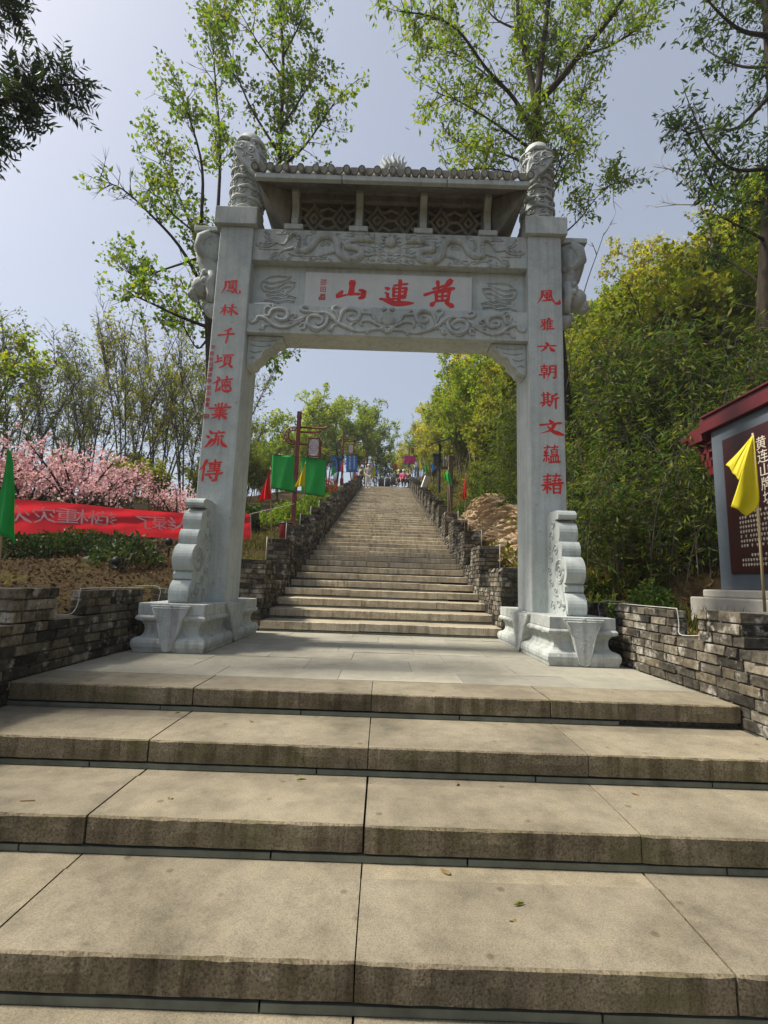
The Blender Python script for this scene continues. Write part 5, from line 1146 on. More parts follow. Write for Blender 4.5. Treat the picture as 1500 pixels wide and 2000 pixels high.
rb = bush_proto('red_shrub', 'red leaved shrub near the second lantern post', 'shrub', None, 'leaf_red', 900, .75, .7, .09, .05, 330); rb.location = (-2.9, 22.2, Hs(-2.9, 22.2)+.35)
db = bush_proto('round_evergreen', 'big dark rounded evergreen at the head of the stair', 'shrub', None, 'leaf_dark', 3000, 1.9, 3.2, .16, .07, 331); p = PX(742, 930, 47); db.location = (p.x, 47, p.z-1.0)
# cloud pruned conifer
p = PX(657, 930, 24); root = empty('topiary_tree', tuple((p.x, 24, Hs(p.x, 24))), 'small cloud pruned dark conifer beside the second lantern post', 'tree')
w = MB(); top = PX(655, 858, 24); w.tube([(p.x, 24, root.location.z), (p.x+.1, 24, (root.location.z+top.z)/2), (top.x, 24, top.z)], [.06, .05, .03], 6); w.build('trunk', MT['bark'], root)
r = rg(350); PP = []; 
for c, rr in (((656, 868), .30), ((647, 886), .34), ((664, 893), .26), ((646, 905), .3)):
    q = PX(c[0], c[1], 24); d = unit(r.normal(size=(420, 3))); PP.append(d*np.array([rr, rr, rr*.7])*(.7+.3*r.random((420, 1)))+np.array(q))
link('crown', leaf_mesh('crown', np.concatenate(PP)-np.array(root.location), .07, .02, r, None, .2), MT['leaf_dark'], root)
# hedges
def hedge(name, lab, leafm, a, b, w, h, seed, n):
    r = rg(seed); a, b = Vector((*a, Hs(*a))), Vector((*b, Hs(*b))); root = empty(name, tuple((a+b)/2), lab, 'hedge')
    t = r.random((n, 1)); s = np.sign(r.normal(size=(n, 1))); base = np.array(a)+(np.array(b)-np.array(a))*t; dirn = (b-a).normalized(); side = Vector((-dirn.y, dirn.x, 0))
    u = r.uniform(-1, 1, (n, 1)); v = r.random((n, 1)); face = r.random((n, 1)) < .35
    u = np.where(face, u, np.sign(u)*(.85+.2*r.random((n, 1)))); v = np.where(face, .92+.16*r.random((n, 1)), v)
    hh = h*(1+.12*np.sin(t*23+seed)); P = base+np.array(side)*u*w/2+np.array([0, 0, 1])*v*hh
    link('foliage', leaf_mesh('foliage', P-np.array(root.location), .075, .04, r, None, .3), MT[leafm], root)
    q = MB(); q.tube([a+Vector((0, 0, h*.42)), b+Vector((0, 0, h*.42))], min(w, h)*.40, 8); q.build('stems', MT['bark'], root)
hedge('copper_hedge', 'low copper brown clipped hedge behind the red banner', 'leaf_copper', (-8.6, 12.6), (-5.4, 12.9), .7, .62, 360, 4200)
hedge('green_hedge', 'low dark green clipped hedge beside the copper one', 'leaf_green', (-5.3, 12.9), (-3.5, 13.4), .8, .68, 361, 3600)
hedge('dark_hedge', 'dark hedge under the blossoming cherry trees', 'leaf_dark', (-12.5, 13.6), (-8.4, 13.9), .9, .8, 362, 4200)

# undergrowth, litter and grass: nobody could count them
r = rg(400); n = 52000; yy = 7.5+r.random(n)**1.5*34; xx = 2.3+r.random(n)**1.2*(3+yy*.5); m = (yy < 34) | (xx > 4.5); xx, yy = xx[m], yy[m]
P = np.stack([xx, yy, H(xx, yy)+r.random(len(xx))**2*.35], 1); o = link('undergrowth', leaf_mesh('undergrowth', P, .17, .05, r, None, .8), MT['leaf_under']); tag(o, 'tangled low undergrowth covering the hill slope', 'undergrowth', kind='stuff')
n = 24000; yy = -3+r.random(n)**1.3*26; xx = 2.7+r.random(n)*6; P = np.stack([xx, yy, H(xx, yy)+.012], 1); o = link('hill_litter', leaf_mesh('hill_litter', P, .10, .045, r, None, -.1), MT['dry_leaf']); tag(o, 'dry fallen leaves and twigs at the foot of the hill', 'leaf litter', kind='stuff')
n = 34000; yy = -3+r.random(n)**.9*18; xx = -2.8-r.random(n)*8.5; P = np.stack([xx, yy, H(xx, yy)+.012], 1); o = link('mulch', leaf_mesh('mulch', P, .06, .028, r, None, 0), MT['mulch_leaf']); tag(o, 'brown leaf mulch covering the garden bank', 'mulch', kind='stuff')
n = 30000; yy = 4.6+r.random(n)*14; xx = -2.2-r.random(n)**1.3*8; keep = (vnoise(xx, yy, .9, 5)+vnoise(xx, yy, 2.3, 7)*.5 > -.05) & ((xx < -2.75) | (yy > 7.6)) & ((yy > 8.5+(-xx-3)*1.2) | (vnoise(xx, yy, 1.6, 3) > .62)); xx, yy = xx[keep], yy[keep]
P = np.stack([xx, yy, H(xx, yy)-.01], 1); o = link('grass', leaf_mesh('grass', P, .13, .014, r, None, 2.6, 1, .1), MT['grass']); tag(o, 'thin yellow-green grass on the garden bank beside the stair', 'grass', kind='stuff')
n = 9000; yy = -3+r.random(n)*12; xx = 2.75+r.random(n)*5.5; P = np.stack([xx, yy, H(xx, yy)-.01], 1); o = link('weeds', leaf_mesh('weeds', P, .2, .02, r, None, 1.8, 1, .1), MT['grass']); tag(o, 'straggly weeds behind the right landing wall', 'weeds', kind='stuff')

# ------------------------------------------------------------------ eroded rock bank beside the stair
ny, nv = 230, 60; ys_ = np.linspace(8.9, 15.6, ny); vsx = np.linspace(0, 1, nv); Yg, Vg = np.meshgrid(ys_, vsx, indexing='ij')
env = np.sin(np.pi*np.clip((Yg-8.9)/6.7, 0, 1))**.6
ph = Yg*5.2+Vg*6.0; ph = ph*1.25; rid = np.abs(np.sin(ph+1.3*np.sin(Yg*1.9+Vg*3)))**.7+.5*np.abs(np.sin(ph*2.3+2*np.sin(Vg*7)))+.25*np.abs(np.sin(ph*5.1+Vg*9))
Xg = 2.26+Vg*(.75+.1*np.sin(Yg*2))-.34*(rid-.8)*env-.08*np.abs(np.sin(ph*9+Vg*13+np.sin(Yg*11)))*env; Zg = S(Yg)+.15+Vg*(.35+.95*env)+.05*rid
V1 = np.stack([Xg, Yg, Zg], -1); back = np.stack([np.full(ny, 4.6), ys_, S(ys_)+1.55], -1)[:, None, :]; bot = np.stack([np.full(ny, 2.3), ys_, S(ys_)-.3], -1)[:, None, :]
V1 = np.concatenate([bot, V1, back], 1); k = nv+2; Fq = [(i*k+j, (i+1)*k+j, (i+1)*k+j+1, i*k+j+1) for i in range(ny-1) for j in range(k-1)]
me = np_mesh('rock_bank', V1.reshape(-1, 3), Fq); o = link('rock_bank', me, MT['rock']); tag(o, 'bare ribbed tan rock bank beside the hill side parapet', 'rock')
for c_ in [q_ for q_ in bpy.data.objects if q_.name.startswith('bank_shrub') and q_.parent is None and 8.8 < q_.location.y < 15.2]: c_.location.z += .35 if c_.location.x < 2.9 else .85
for i, (px, py, yy, sx) in enumerate([(492, 948, 19, .9), (1285, 1170, 6.3, .3)]):
    p = PX(px, py, yy); p.z = Hs(p.x, yy); bm = bmesh.new(); bmesh.ops.create_icosphere(bm, subdivisions=3, radius=1); rr = random.Random(i)
    for v in bm.verts:
        f = 1+.22*math.sin(v.co.x*5+i)*math.cos(v.co.y*6)+.15*math.sin(v.co.z*9+v.co.x*7); v.co = Vector((v.co.x*f*sx, v.co.y*f*sx*.7, v.co.z*f*sx*.6))
    me = bpy.data.meshes.new('boulder'); bm.to_mesh(me); bm.free(); o = link('boulder', me, MT['mortar'], None, tuple(p)); tag(o, ('grey weathered boulder on the lawn behind the first lantern post', 'small boulder among the weeds behind the right wall')[i], 'boulder')

# ------------------------------------------------------------------ lantern posts
def lamp_post(base, h, label, yaw=0.0):
    root = empty('lantern_post', base, label, 'street lamp', 'red lantern posts'); root.rotation_euler = (0, 0, 0)
    b = Vector(base); ca, sa = math.cos(yaw), math.sin(yaw)
    def L(u, v, z): return (b.x+u*ca-v*sa, b.y+u*sa+v*ca, b.z+z)
    q = MB(); q.box(L(0, 0, .16), (.2, .2, .34), yaw); q.box(L(0, 0, .36), (.15, .15, .06), yaw); q.build('post_foot', MT['lamp_red'], root, bevel=.008)
    q = MB(); q.box(L(0, 0, .36+(h-.5)/2), (.105, .105, h-.5), yaw); q.box(L(0, 0, h-.12), (.13, .13, .08), yaw); q.box(L(0, 0, h-.03), (.115, .115, .12), yaw); q.build('post', MT['lamp_red'], root, bevel=.006)
    za = h-.42
    for dz, e in ((0, .78), (-.13, .62)):
        q = MB(); q.tube([L(-.05, 0, za+dz), L(e-.15, 0, za+dz), L(e-.06, 0, za+dz+.012), L(e, 0, za+dz+.05)], [.03, .03, .028, .02], 4); q.build('arm', MT['lamp_red'], root)
    q = MB(); q.tube([L(-.05, 0, za-.48), L(.26, 0, za-.48), L(.34, 0, za-.43)], [.028, .028, .018], 4); q.build('arm', MT['lamp_red'], root)
    q = MB()
    for R_ in (.25, .15): q.tube([L(-.13+R_*math.cos(t), 0, za-.24+R_*math.sin(t)) for t in np.linspace(1.2, 5.1, 18)], .02, 4)
    for t in np.linspace(1.3, 5.0, 9): q.tube([L(-.13+.15*math.cos(t), 0, za-.24+.15*math.sin(t)), L(-.13+.25*math.cos(t), 0, za-.24+.25*math.sin(t))], .012, 4)
    q.tube([L(-.13+.2*math.cos(t), 0, za-.24+.2*math.sin(t)) for t in np.linspace(1.2, 5.1, 18)], .010, 4)
    q.build('ring_ornament', MT['lamp_red'], root)
    q = MB(); cx, w, lz, lh = .47, .30, za-.60, .50; q.box(L(cx, 0, lz+.0), (w-.02, w-.02, lh-.02), yaw); ln = q.build('lantern', MT['lamp_glass'], root)
    q = MB()
    for i in (-1, 1):
        for j in (-1, 1): q.box(L(cx+i*w/2, j*w/2, lz), (.026, .026, lh+.03), yaw)
        for z in (-lh/2, lh/2): q.box(L(cx+i*w/2, 0, lz+z), (.026, w, .026), yaw); q.box(L(cx, i*w/2, lz+z), (w, .026, .026), yaw)
    # fretwork on the four sides
    fr = []
    for k in range(3):
        d = .05+.055*k; fr += [((0, d), (d, 0)), ((d, 0), (0, -d)), ((0, -d), (-d, 0)), ((-d, 0), (0, d))]
    for k in range(3):
        z = .135+.045*k
        for sg in (-1, 1): fr += [((-.15+.0, sg*(z-.05)), (-.04*k-.02, sg*(z+.06))), ((.15, sg*(z-.05)), (.04*k+.02, sg*(z+.06)))]
    for (a, c) in fr:
        a = (max(-.14, min(.14, a[0])), max(-.24, min(.24, a[1]))); c = (max(-.14, min(.14, c[0])), max(-.24, min(.24, c[1])))
        for sg in (-1, 1):
            q.tube([L(cx+a[0], sg*(w/2-.004), lz+a[1]), L(cx+c[0], sg*(w/2-.004), lz+c[1])], .0065, 4); q.tube([L(cx+sg*(w/2-.004), a[0], lz+a[1]), L(cx+sg*(w/2-.004), c[0], lz+c[1])], .0065, 4)
    q.build('fretwork', MT['lamp_red'], ln)
    q = MB(); q.tube([L(cx, 0, lz+lh/2), L(cx, 0, za-.13)], .012, 5); q.build('hanger', MT['lamp_red'], root)
    return root
lamps = [((-2.46, 12.9, 1.93), 3.42, 'nearest red lantern post carrying the two green banners'), ((-2.60, 28.0, 6.4), 3.2, 'red lantern post carrying the two blue lettered banners'), ((-1.75, 42.0, 8.6), 3.4, 'far red lantern post with the yellow banners behind the man in grey')]
for b, h, lab in lamps: lamp_post(b, h, lab)

# ------------------------------------------------------------------ cloth
def cloth(name, edgeA, edgeB, mat, parent=None, nu=18, nv=18, amp=.03, waves=2.0, seed=0, depthdir=(0, 1, 0)):
    """sheet lofted between two polylines (world points), rippled across"""
    A = smooth_poly([tuple(p) for p in edgeA], 8) if len(edgeA) > 2 else [np.array(edgeA[0])+(np.array(edgeA[1])-np.array(edgeA[0]))*t for t in np.linspace(0, 1, 9)]
    B = smooth_poly([tuple(p) for p in edgeB], 8) if len(edgeB) > 2 else [np.array(edgeB[0])+(np.array(edgeB[1])-np.array(edgeB[0]))*t for t in np.linspace(0, 1, 9)]
    def samp(P, t): f = t*(len(P)-1); i = min(int(f), len(P)-2); return P[i]+(P[i+1]-P[i])*(f-i)
    V = []; dd = np.array(depthdir)
    for j in range(nv+1):
        t = j/nv; a, b = samp(A, t), samp(B, t)
        for i in range(nu+1):
            s = i/nu; w = amp*math.sin(s*waves*6.28+t*1.7+seed)*min(1, s*3)+amp*.5*math.sin(s*waves*11+t*5+seed*2)*min(1, s*2)
            V.append(a+(b-a)*s+dd*w)
    F = [(j*(nu+1)+i, j*(nu+1)+i+1, (j+1)*(nu+1)+i+1, (j+1)*(nu+1)+i) for j in range(nv) for i in range(nu)]
    off = np.zeros(3)
    if parent is not None: off = np.array(parent.location)
    me = np_mesh(name, np.array(V)-off, F); me.polygons.foreach_set('use_smooth', [True]*len(F)); o = link(name, me, MT[mat], parent)
    m = o.modifiers.new('thick', 'SOLIDIFY'); m.thickness = .003; return o
def flag(lab, color, y, base, top, edgeA, edgeB, cat='flag', group='small coloured pennants along the stair', pr=.009, amp=.03, waves=1.2, dy=0):
    b = PX(*base, y); t = PX(*top, y); root = empty('pennant', tuple(b), lab, cat, group)
    q = MB(); q.tube([b, b.lerp(t, .5), t], [pr, pr*.9, pr*.7], 6); q.build('pole', MT['bamboo_pole'], root, True)
    cloth('cloth', [PX(*p, y-.012) for p in edgeA], [PX(*p, y+dy) for p in edgeB], 'flag_'+color, root, amp=amp, waves=waves)
    return root
# near flags on the landing walls
flag('large green pennant on the left landing wall overlapping the red banner', 'green', 3.75, (-6, 1160), (17, 874), [(15, 878), (5, 940), (-14, 1030)], [(17, 880), (25, 960), (30, 1063)], group=None, amp=.02)
root = flag('large yellow pennant folded on a bamboo pole before the dark red board', 'yellow', 3.65, (1494, 1195), (1470, 846), [(1472, 850), (1480, 930), (1482, 985), (1459, 1008)], [(1470, 852), (1452, 905), (1440, 950), (1429, 989)], group=None, pr=.011, amp=.009, waves=.8)
cloth('cloth', [PX(1470, 853, 3.69), PX(1455, 900, 3.69), PX(1443, 938, 3.70)], [PX(1468, 852, 3.73), PX(1440, 885, 3.75), PX(1419, 907, 3.78)], 'flag_yellow', root, amp=.006)
# pennants along the parapets
flag('red pennant on the lantern side parapet left of the green banners', 'red', 8.6, (530, 1062), (528, 912), [(529, 915), (530, 945), (530, 974)], [(527, 918), (514, 950), (505, 980)])
flag('yellow pennant on the lantern side parapet before the green banner', 'yellow', 12.2, (590, 1035), (597, 902), [(597, 904), (596, 925), (595, 950)], [(596, 906), (585, 930), (575, 951)])
flag('red pennant beside the ribbed rock bank', 'red', 12.0, (907, 1042), (910, 924), [(910, 927), (911, 950), (911, 970)], [(909, 930), (905, 955), (903, 976)])
flag('green pennant beside the dark signpost', 'green', 14.2, (880, 1000), (876, 912), [(876, 915), (880, 930), (884, 950)], [(875, 917), (870, 927), (867, 934)])
for lab, c, y, base, top, A, B in [
 ('green pennant in front of the blue banner', 'green', 24, (648, 960), (653, 903), [(653, 905), (655, 918), (657, 922)], [(652, 907), (648, 920), (645, 932)]),
 ('red pennant between the blue banners', 'red', 26, (671, 955), (670, 898), [(670, 900), (671, 912), (671, 924)], [(669, 902), (666, 910), (664, 915)]),
 ('small red pennant left of the woman in black', 'red', 30, (694, 950), (697, 921), [(697, 922), (697, 928), (696, 932)], [(697, 922), (694, 926), (692, 930)]),
 ('small blue pennant beside the man in grey', 'blue', 38, (738, 945), (738, 912), [(738, 913), (738, 919), (738, 925)], [(737, 914), (735, 919), (733, 923)]),
 ('yellow pennant on the hill side below the pink banner', 'yellow', 36, (799, 945), (799, 913), [(799, 915), (799, 921), (798, 929)], [(799, 915), (802, 920), (804, 921)]),
 ('yellow pennant on the hill side parapet', 'yellow', 29, (820, 935), (820, 899), [(820, 901), (820, 908), (820, 918)], [(820, 901), (824, 908), (828, 911)]),
 ('green pennant on the hill side parapet', 'green', 27, (830, 938), (829, 900), [(829, 902), (829, 912), (828, 922)], [(829, 902), (833, 910), (836, 918)]),
 ('blue pennant on the hill side parapet', 'blue', 23, (843, 940), (842, 902), [(842, 904), (842, 913), (843, 922)], [(842, 904), (848, 909), (853, 913)]),
 ('far blue pennant under the pink banner', 'blue', 44, (796, 935), (796, 902), [(796, 904), (796, 910), (796, 916)], [(796, 904), (798, 908), (799, 911)]),
 ('far yellow pennant beside the far red one', 'yellow', 46, (778, 935), (778, 905), [(778, 906), (778, 911), (778, 918)], [(778, 906), (781, 910), (783, 915)]),
 ('far red pennant right of the dark evergreen', 'red', 45, (770, 935), (770, 904), [(770, 906), (770, 911), (770, 918)], [(770, 906), (774, 906), (777, 917)]),
 ('tiny green pennant far off in the left shrubs', 'green', 26, (494, 935), (494, 905), [(494, 906), (494, 911), (494, 916)], [(494, 906), (491, 911), (490, 915)])]:
    flag(lab, c, y, base, top, A, B, amp=.02)
# rectangular banners on the lamp posts
def hung(lab, color, y, c4, post, letters=None, group='banners hung on lantern posts'):
    """c4: photo corners TL,TR,BR,BL"""
    tl, tr, br, bl = [PX(*p, y) for p in c4]; root = empty('lamp_banner', tuple(bl), lab, 'banner', group)
    q = MB(); post = Vector((post, y, 0))
    for a, b in ((tl, tr), (bl, br)):
        e = (a if abs(a.x-post.x) < abs(b.x-post.x) else b); f = Vector((post.x, y, e.z)); q.tube([a if e is b else b, e, f], .011, 5)
    q.build('rod', MT['dark_metal'], root)
    cloth('cloth', [tl, tl.lerp(bl, .5), bl], [tr, tr.lerp(br, .5), br], 'flag_'+color, root, amp=.012, waves=1.3)
    if letters:
        q = MB(); rr = random.Random(3)
        for cx in letters:
            for k in range(5):
                c = tl.lerp(tr, cx); d = (bl-tl)*((k+.7)/6); p = c+d; s = (tr-tl).length*.10
                for j in range(3): q.box((p.x, y-.03, p.z+s*(.7-j*.7)), (s*rr.uniform(1.2, 2.0), .004, s*.24))
                q.box((p.x+s*rr.uniform(-.4, .4), y-.033, p.z), (s*.24, .004, s*1.9))
        q.build('lettering', MT['white_paint'], root)
    return root
hung('bright green cloth banner left of the nearest lantern post', 'green', 12.85, [(532, 888), (578, 891), (577, 961), (529, 953)], lamps[0][0][0])
hung('bright green cloth banner right of the nearest lantern post', 'green', 12.85, [(590, 893), (637, 897), (634, 970), (588, 963)], lamps[0][0][0])
hung('plain blue banner left of the second lantern post', 'blue', 27.95, [(646, 889), (670, 889), (670, 921), (647, 921)], lamps[1][0][0])
hung('blue banner with two columns of white characters', 'blue', 27.95, [(676, 889), (698, 889), (699, 922), (676, 922)], lamps[1][0][0], (.33, .72))
hung('small yellow banner left of the man in grey', 'yellow', 41.9, [(703, 914), (716, 914), (716, 932), (703, 932)], lamps[2][0][0])
hung('small yellow banner right of the man in grey', 'yellow', 41.9, [(720, 913), (733, 913), (733, 933), (720, 933)], lamps[2][0][0])
# pole with the pink banner up the hill
y = 46; b = PX(799, 940, y); t = PX(799, 874, y); root = empty('lamp_pole', tuple(b), 'thin dark lamp pole carrying a pink banner up the hill', 'lamp post'); q = MB(); q.tube([b, t], [.07, .05], 6); q.box(tuple(PX(806, 880, y)), (.3, .3, .45)); q.tube([PX(799, 877, y), PX(808, 877, y)], .03, 5); q.build('post', MT['lamp_red'], root)
hung('bright pink banner on the pole up the hill', 'pink', 45.9, [(789, 890), (812, 890), (812, 906), (789, 906)], t.x, group=None)
y = 50; b = PX(872/1.0-90, 930, y)

# red slogan banner with pale letters showing through from the other side
A = [PX(-90, 962, 8.3), PX(20, 973, 8.9), PX(150, 984, 9.8), PX(260, 995, 10.6), PX(380, 1003, 11.4), PX(489, 1004, 12.0)]
B = [PX(-90, 1050, 8.3), PX(20, 1046, 8.9), PX(110, 1040, 9.4), PX(200, 1043, 10.1), PX(300, 1050, 10.9), PX(400, 1055, 11.5), PX(491, 1056, 12.0)]
root = empty('slogan_banner', tuple(PX(250, 1050, 10.4)), 'long red slogan banner strung across the garden bank, pale letters showing reversed', 'banner')
nu, nv = 120, 14
def samp(P, t): f = t*(len(P)-1); i = min(int(f), len(P)-2); return Vector(P[i]).lerp(Vector(P[i+1]), f-i)
As, Bs = [Vector(p) for p in smooth_poly([tuple(p) for p in A], 6)], [Vector(p) for p in smooth_poly([tuple(p) for p in B], 6)]
nrm = Vector((.55, -.83, 0))
def bpt(s, t, lift=0.0):
    a, b = samp(As, s), samp(Bs, s); rip = .022*math.sin(t*9+s*4)+.018*math.sin(t*15+s*23)+.012*math.sin(s*60+t*3); return a.lerp(b, t)+nrm*(rip*math.sin(math.pi*min(1, t+.1))+lift)
V = [np.array(bpt(i/nu, j/nv))-np.array(root.location) for j in range(nv+1) for i in range(nu+1)]; F = [(j*(nu+1)+i, j*(nu+1)+i+1, (j+1)*(nu+1)+i+1, (j+1)*(nu+1)+i) for j in range(nv) for i in range(nu)]
me = np_mesh('cloth', np.array(V), F); me.polygons.foreach_set('use_smooth', [True]*len(F)); link('cloth', me, MT['banner_red'], root)
for ch, cpx in zip('火灾重林范', (35, 82, 126, 166, 206)): pass
for ch, s0 in zip('火灾重林范了绿人', (.215, .296, .372, .44, .508, .64, .70, .762)):
    cu = bpy.data.curves.new('letter', 'FONT'); cu.body = ch; cu.size = .5; cu.align_x = 'CENTER'; cu.align_y = 'CENTER'; cu.resolution_u = 2; ob = bpy.data.objects.new('letter', cu); col.objects.link(ob)
    dg = bpy.context.evaluated_depsgraph_get(); dg.update(); me = bpy.data.meshes.new_from_object(ob.evaluated_get(dg)); bpy.data.objects.remove(ob); me.name = 'letter'
    bm = bmesh.new(); bm.from_mesh(me); bmesh.ops.subdivide_edges(bm, edges=[e for e in bm.edges if e.calc_length() > .08], cuts=2, use_grid_fill=False)
    bmesh.ops.triangulate(bm, faces=bm.faces)
    Lb = sum((As[i+1]-As[i]).length for i in range(len(As)-1)); ro = Vector(root.location)
    for v in bm.verts: v.co = bpt(s0-v.co.x/Lb*.95, .48-v.co.y/.72*.8, .006)-ro      # mirrored: the print is on the far side
    bm.to_mesh(me); bm.free(); me.materials.clear(); me.materials.append(MT['banner_letter']); link('letter', me, None, root)
q = MB(); q.tube([As[-1], PX(530, 994, 12.4), PX(575, 984, 12.85)], .008, 5); q.tube([Bs[-1]+Vector((0, 0, -.02)), As[-1]+Vector((0, 0, .02))], .012, 5); q.build('cord', MT['white_cable'], root)

# ------------------------------------------------------------------ information board
A2, e = Vector((4.46, 6.4, 0)), Vector((-.02, -1, 0)).normalized(); nn = Vector((-e.y, e.x, 0)); nn = -nn if nn.dot(Vector((-4, -5, 0))) < 0 else nn
gz = Hs(4.4, 5.4)
root = empty('information_board', (4.44, 5.2, gz-.15), 'dark red roofed information board on a concrete base behind the right wall', 'sign')
def IB(u, z, d=0): return A2+e*u+nn*d+Vector((0, 0, z))
def slab(name, u0, u1, z0, z1, d0, d1, mat, bev=.01):
    q = MB(); q.add([IB(u, z, d) for z in (z0, z1) for d in (d0, d1) for u in (u0, u1)], [(0, 1, 3, 2), (4, 6, 7, 5), (0, 4, 5, 1), (2, 3, 7, 6), (0, 2, 6, 4), (1, 5, 7, 3)]); return q.build(name, MT[mat], root, bevel=bev)
slab('concrete_base', -.22, 2.6, gz-.15, .70, -.35, .28, 'concrete', .02); slab('concrete_cap', -.10, 2.5, .70, .80, -.26, .18, 'concrete', .02)
slab('frame', 0, 2.4, .80, 2.95, -.14, 0, 'sign_grey', .015)
slab('text_panel', .24, 2.18, 1.0, 2.76, .0, .018, 'sign_panel', .006)
slab('roof_beam', -.12, 2.6, 2.95, 3.15, -.24, .07, 'sign_red'); slab('roof_beam_end', -.42, -.12, 2.86, 3.07, -.20, .05, 'sign_red'); slab('roof_beam_tip', -.62, -.42, 2.96, 3.04, -.15, .03, 'sign_red'); slab('roof_cap', -.05, 2.6, 3.15, 3.18, -.28, .10, 'sign_red')
q = MB()
for k in range(4):
    u0 = -.06-.0*k; z = 2.85-k*.12; w = .34-.07*k
    for (a, b, c, d) in ((-w, 0, z-.035, z), (-w, -w+.05, z-.12, z), (-w*.5-.03, -w*.5+.03, z-.12, z)):
        q.add([IB(u, zz, dd) for zz in (c, d) for dd in (-.10, -.03) for u in (a, b)], [(0, 1, 3, 2), (4, 6, 7, 5), (0, 4, 5, 1), (2, 3, 7, 6), (0, 2, 6, 4), (1, 5, 7, 3)])
q.build('fretwork', MT['sign_red'], root)
RM = Matrix.Identity(4)
for i, v in enumerate((e, Vector((0, 0, 1)), nn)): RM.col[i] = (*v, 0)
def ib_text(name, txt, u, z, size, vertical=False, rot=0, space=1.0):
    o = glyphs(name, txt, size, Matrix.Translation(IB(u, z, .0195)) @ RM @ Matrix.Rotation(rot, 4, 'Z'), MT['cream'], root, vertical=vertical, space=space)
    return o
for i, ch in enumerate('黄连山牌坊'): ib_text('title_character', ch, .90+.012*i, 2.52-.165*i, .17)
ib_text('subtitle', 'Huanglian', .77, 2.30, .10, rot=-math.pi/2); ib_text('subtitle', 'memorial', .63, 2.26, .10, rot=-math.pi/2)
q = MB(); rr = random.Random(9)
for row in range(12):
    z = 1.74-row*.058; u = .46 if row not in (0, 9) else .62
    if row == 8: continue
    end = 2.0 if row not in (8, 11) else 1.5
    while u < end:
        for _ in range(2): q.add([IB(u+a, z+b+rr.uniform(-.004, .004), .0205) for a, b in ((0, 0), (rr.uniform(.02, .034), 0), (rr.uniform(.02, .034), .009), (0, .009))], [(0, 1, 2, 3)]); z += .0
        q.add([IB(u+a, z+b, .0208) for a, b in ((.012, -.016), (.018, -.016), (.018, .022), (.012, .022))], [(0, 1, 2, 3)]); q.add([IB(u+a, z+b, .0202) for a, b in ((.0, .016), (.03, .016), (.03, .022), (.0, .022))], [(0, 1, 2, 3)])
        u += .045 if rr.random() > .12 else .08
q.build('body_text', MT['cream'], root)

# ------------------------------------------------------------------ posts and small things on the hill side
y = 17.5; b = PX(857, 962, y); t = PX(859, 868, y); root = empty('solar_lamp', tuple(b), 'dark solar lamp post with small lantern and tilted panel', 'street lamp')
q = MB(); q.tube([b, t], [.06, .04], 8); q.build('post', MT['dark_metal'], root); q = MB(); q.box(tuple(PX(852, 897, y)), (.22, .22, .28)); q.box(tuple(PX(852, 889, y)), (.30, .30, .04)); q.build('lantern', MT['dark_metal'], root)
q = MB(); c = PX(861, 866, y); q.add([c+Vector((-.4, -.2, -.12)), c+Vector((.4, -.2, .16)), c+Vector((.4, .25, .26)), c+Vector((-.4, .25, -.02)), c+Vector((-.4, -.2, -.08)), c+Vector((.4, -.2, .20)), c+Vector((.4, .25, .30)), c+Vector((-.4, .25, .02))], [(3, 2, 1, 0), (4, 5, 6, 7), (0, 1, 5, 4), (1, 2, 6, 5), (2, 3, 7, 6), (3, 0, 4, 7)]); q.build('solar_panel', MT['dark_metal'], root)
q = MB(); q.box(tuple(PX(864, 914, y-.1)), (.44, .03, .10)); q.build('direction_board', MT['wood_dark'], root)
y = 14.6; b = PX(879, 990, y); t = PX(879, 890, y); root = empty('wooden_post', tuple(b), 'square dark wooden post with pale head beside the rock bank', 'post'); q = MB(); q.bb((b.x-.07, y-.07, b.z-.4), (b.x+.07, y+.07, t.z-.16)); q.build('post', MT['wood_dark'], root, bevel=.01); q = MB(); q.bb((b.x-.075, y-.075, t.z-.16), (b.x+.075, y+.075, t.z)); q.build('post_head', MT['mortar'], root, bevel=.01)
y = 24; root = empty('plaque_stand', tuple(PX(826, 960, y)), 'tilted white plaque standing behind the hill side parapet', 'sign'); c = PX(826, 944, y); q = MB(); q.add([c+Vector((-.16, -.1, -.35)), c+Vector((.10, .1, -.35)), c+Vector((.34, .1, .38)), c+Vector((.08, -.1, .38)), c+Vector((-.12, -.14, -.35)), c+Vector((.14, .06, -.35)), c+Vector((.38, .06, .38)), c+Vector((.12, -.14, .38))], [(0, 1, 2, 3), (7, 6, 5, 4), (0, 4, 5, 1), (1, 5, 6, 2), (2, 6, 7, 3), (3, 7, 4, 0)]); q.build('plate', MT['white_paint'], root); q = MB(); q.tube([c+Vector((0, 0, -.3)), c+Vector((-.05, 0, -.9))], .03, 5); q.build('leg', MT['dark_metal'], root)
# litter bin by the first lantern post
p = PX(558, 1040, 12.0); root = empty('litter_bin', tuple(p), 'round dark red litter bin by the nearest lantern post', 'bin'); q = MB(); q.lathe([(.15, -.35), (.16, .16), (.165, .2)], p, 16); q.build('bin_body', MT['bin_red'], root, True); q = MB(); q.lathe([(.175, .2), (.175, .235), (.12, .255), (.11, .25)], p, 16); q.build('bin_rim', MT['dark_metal'], root, True)
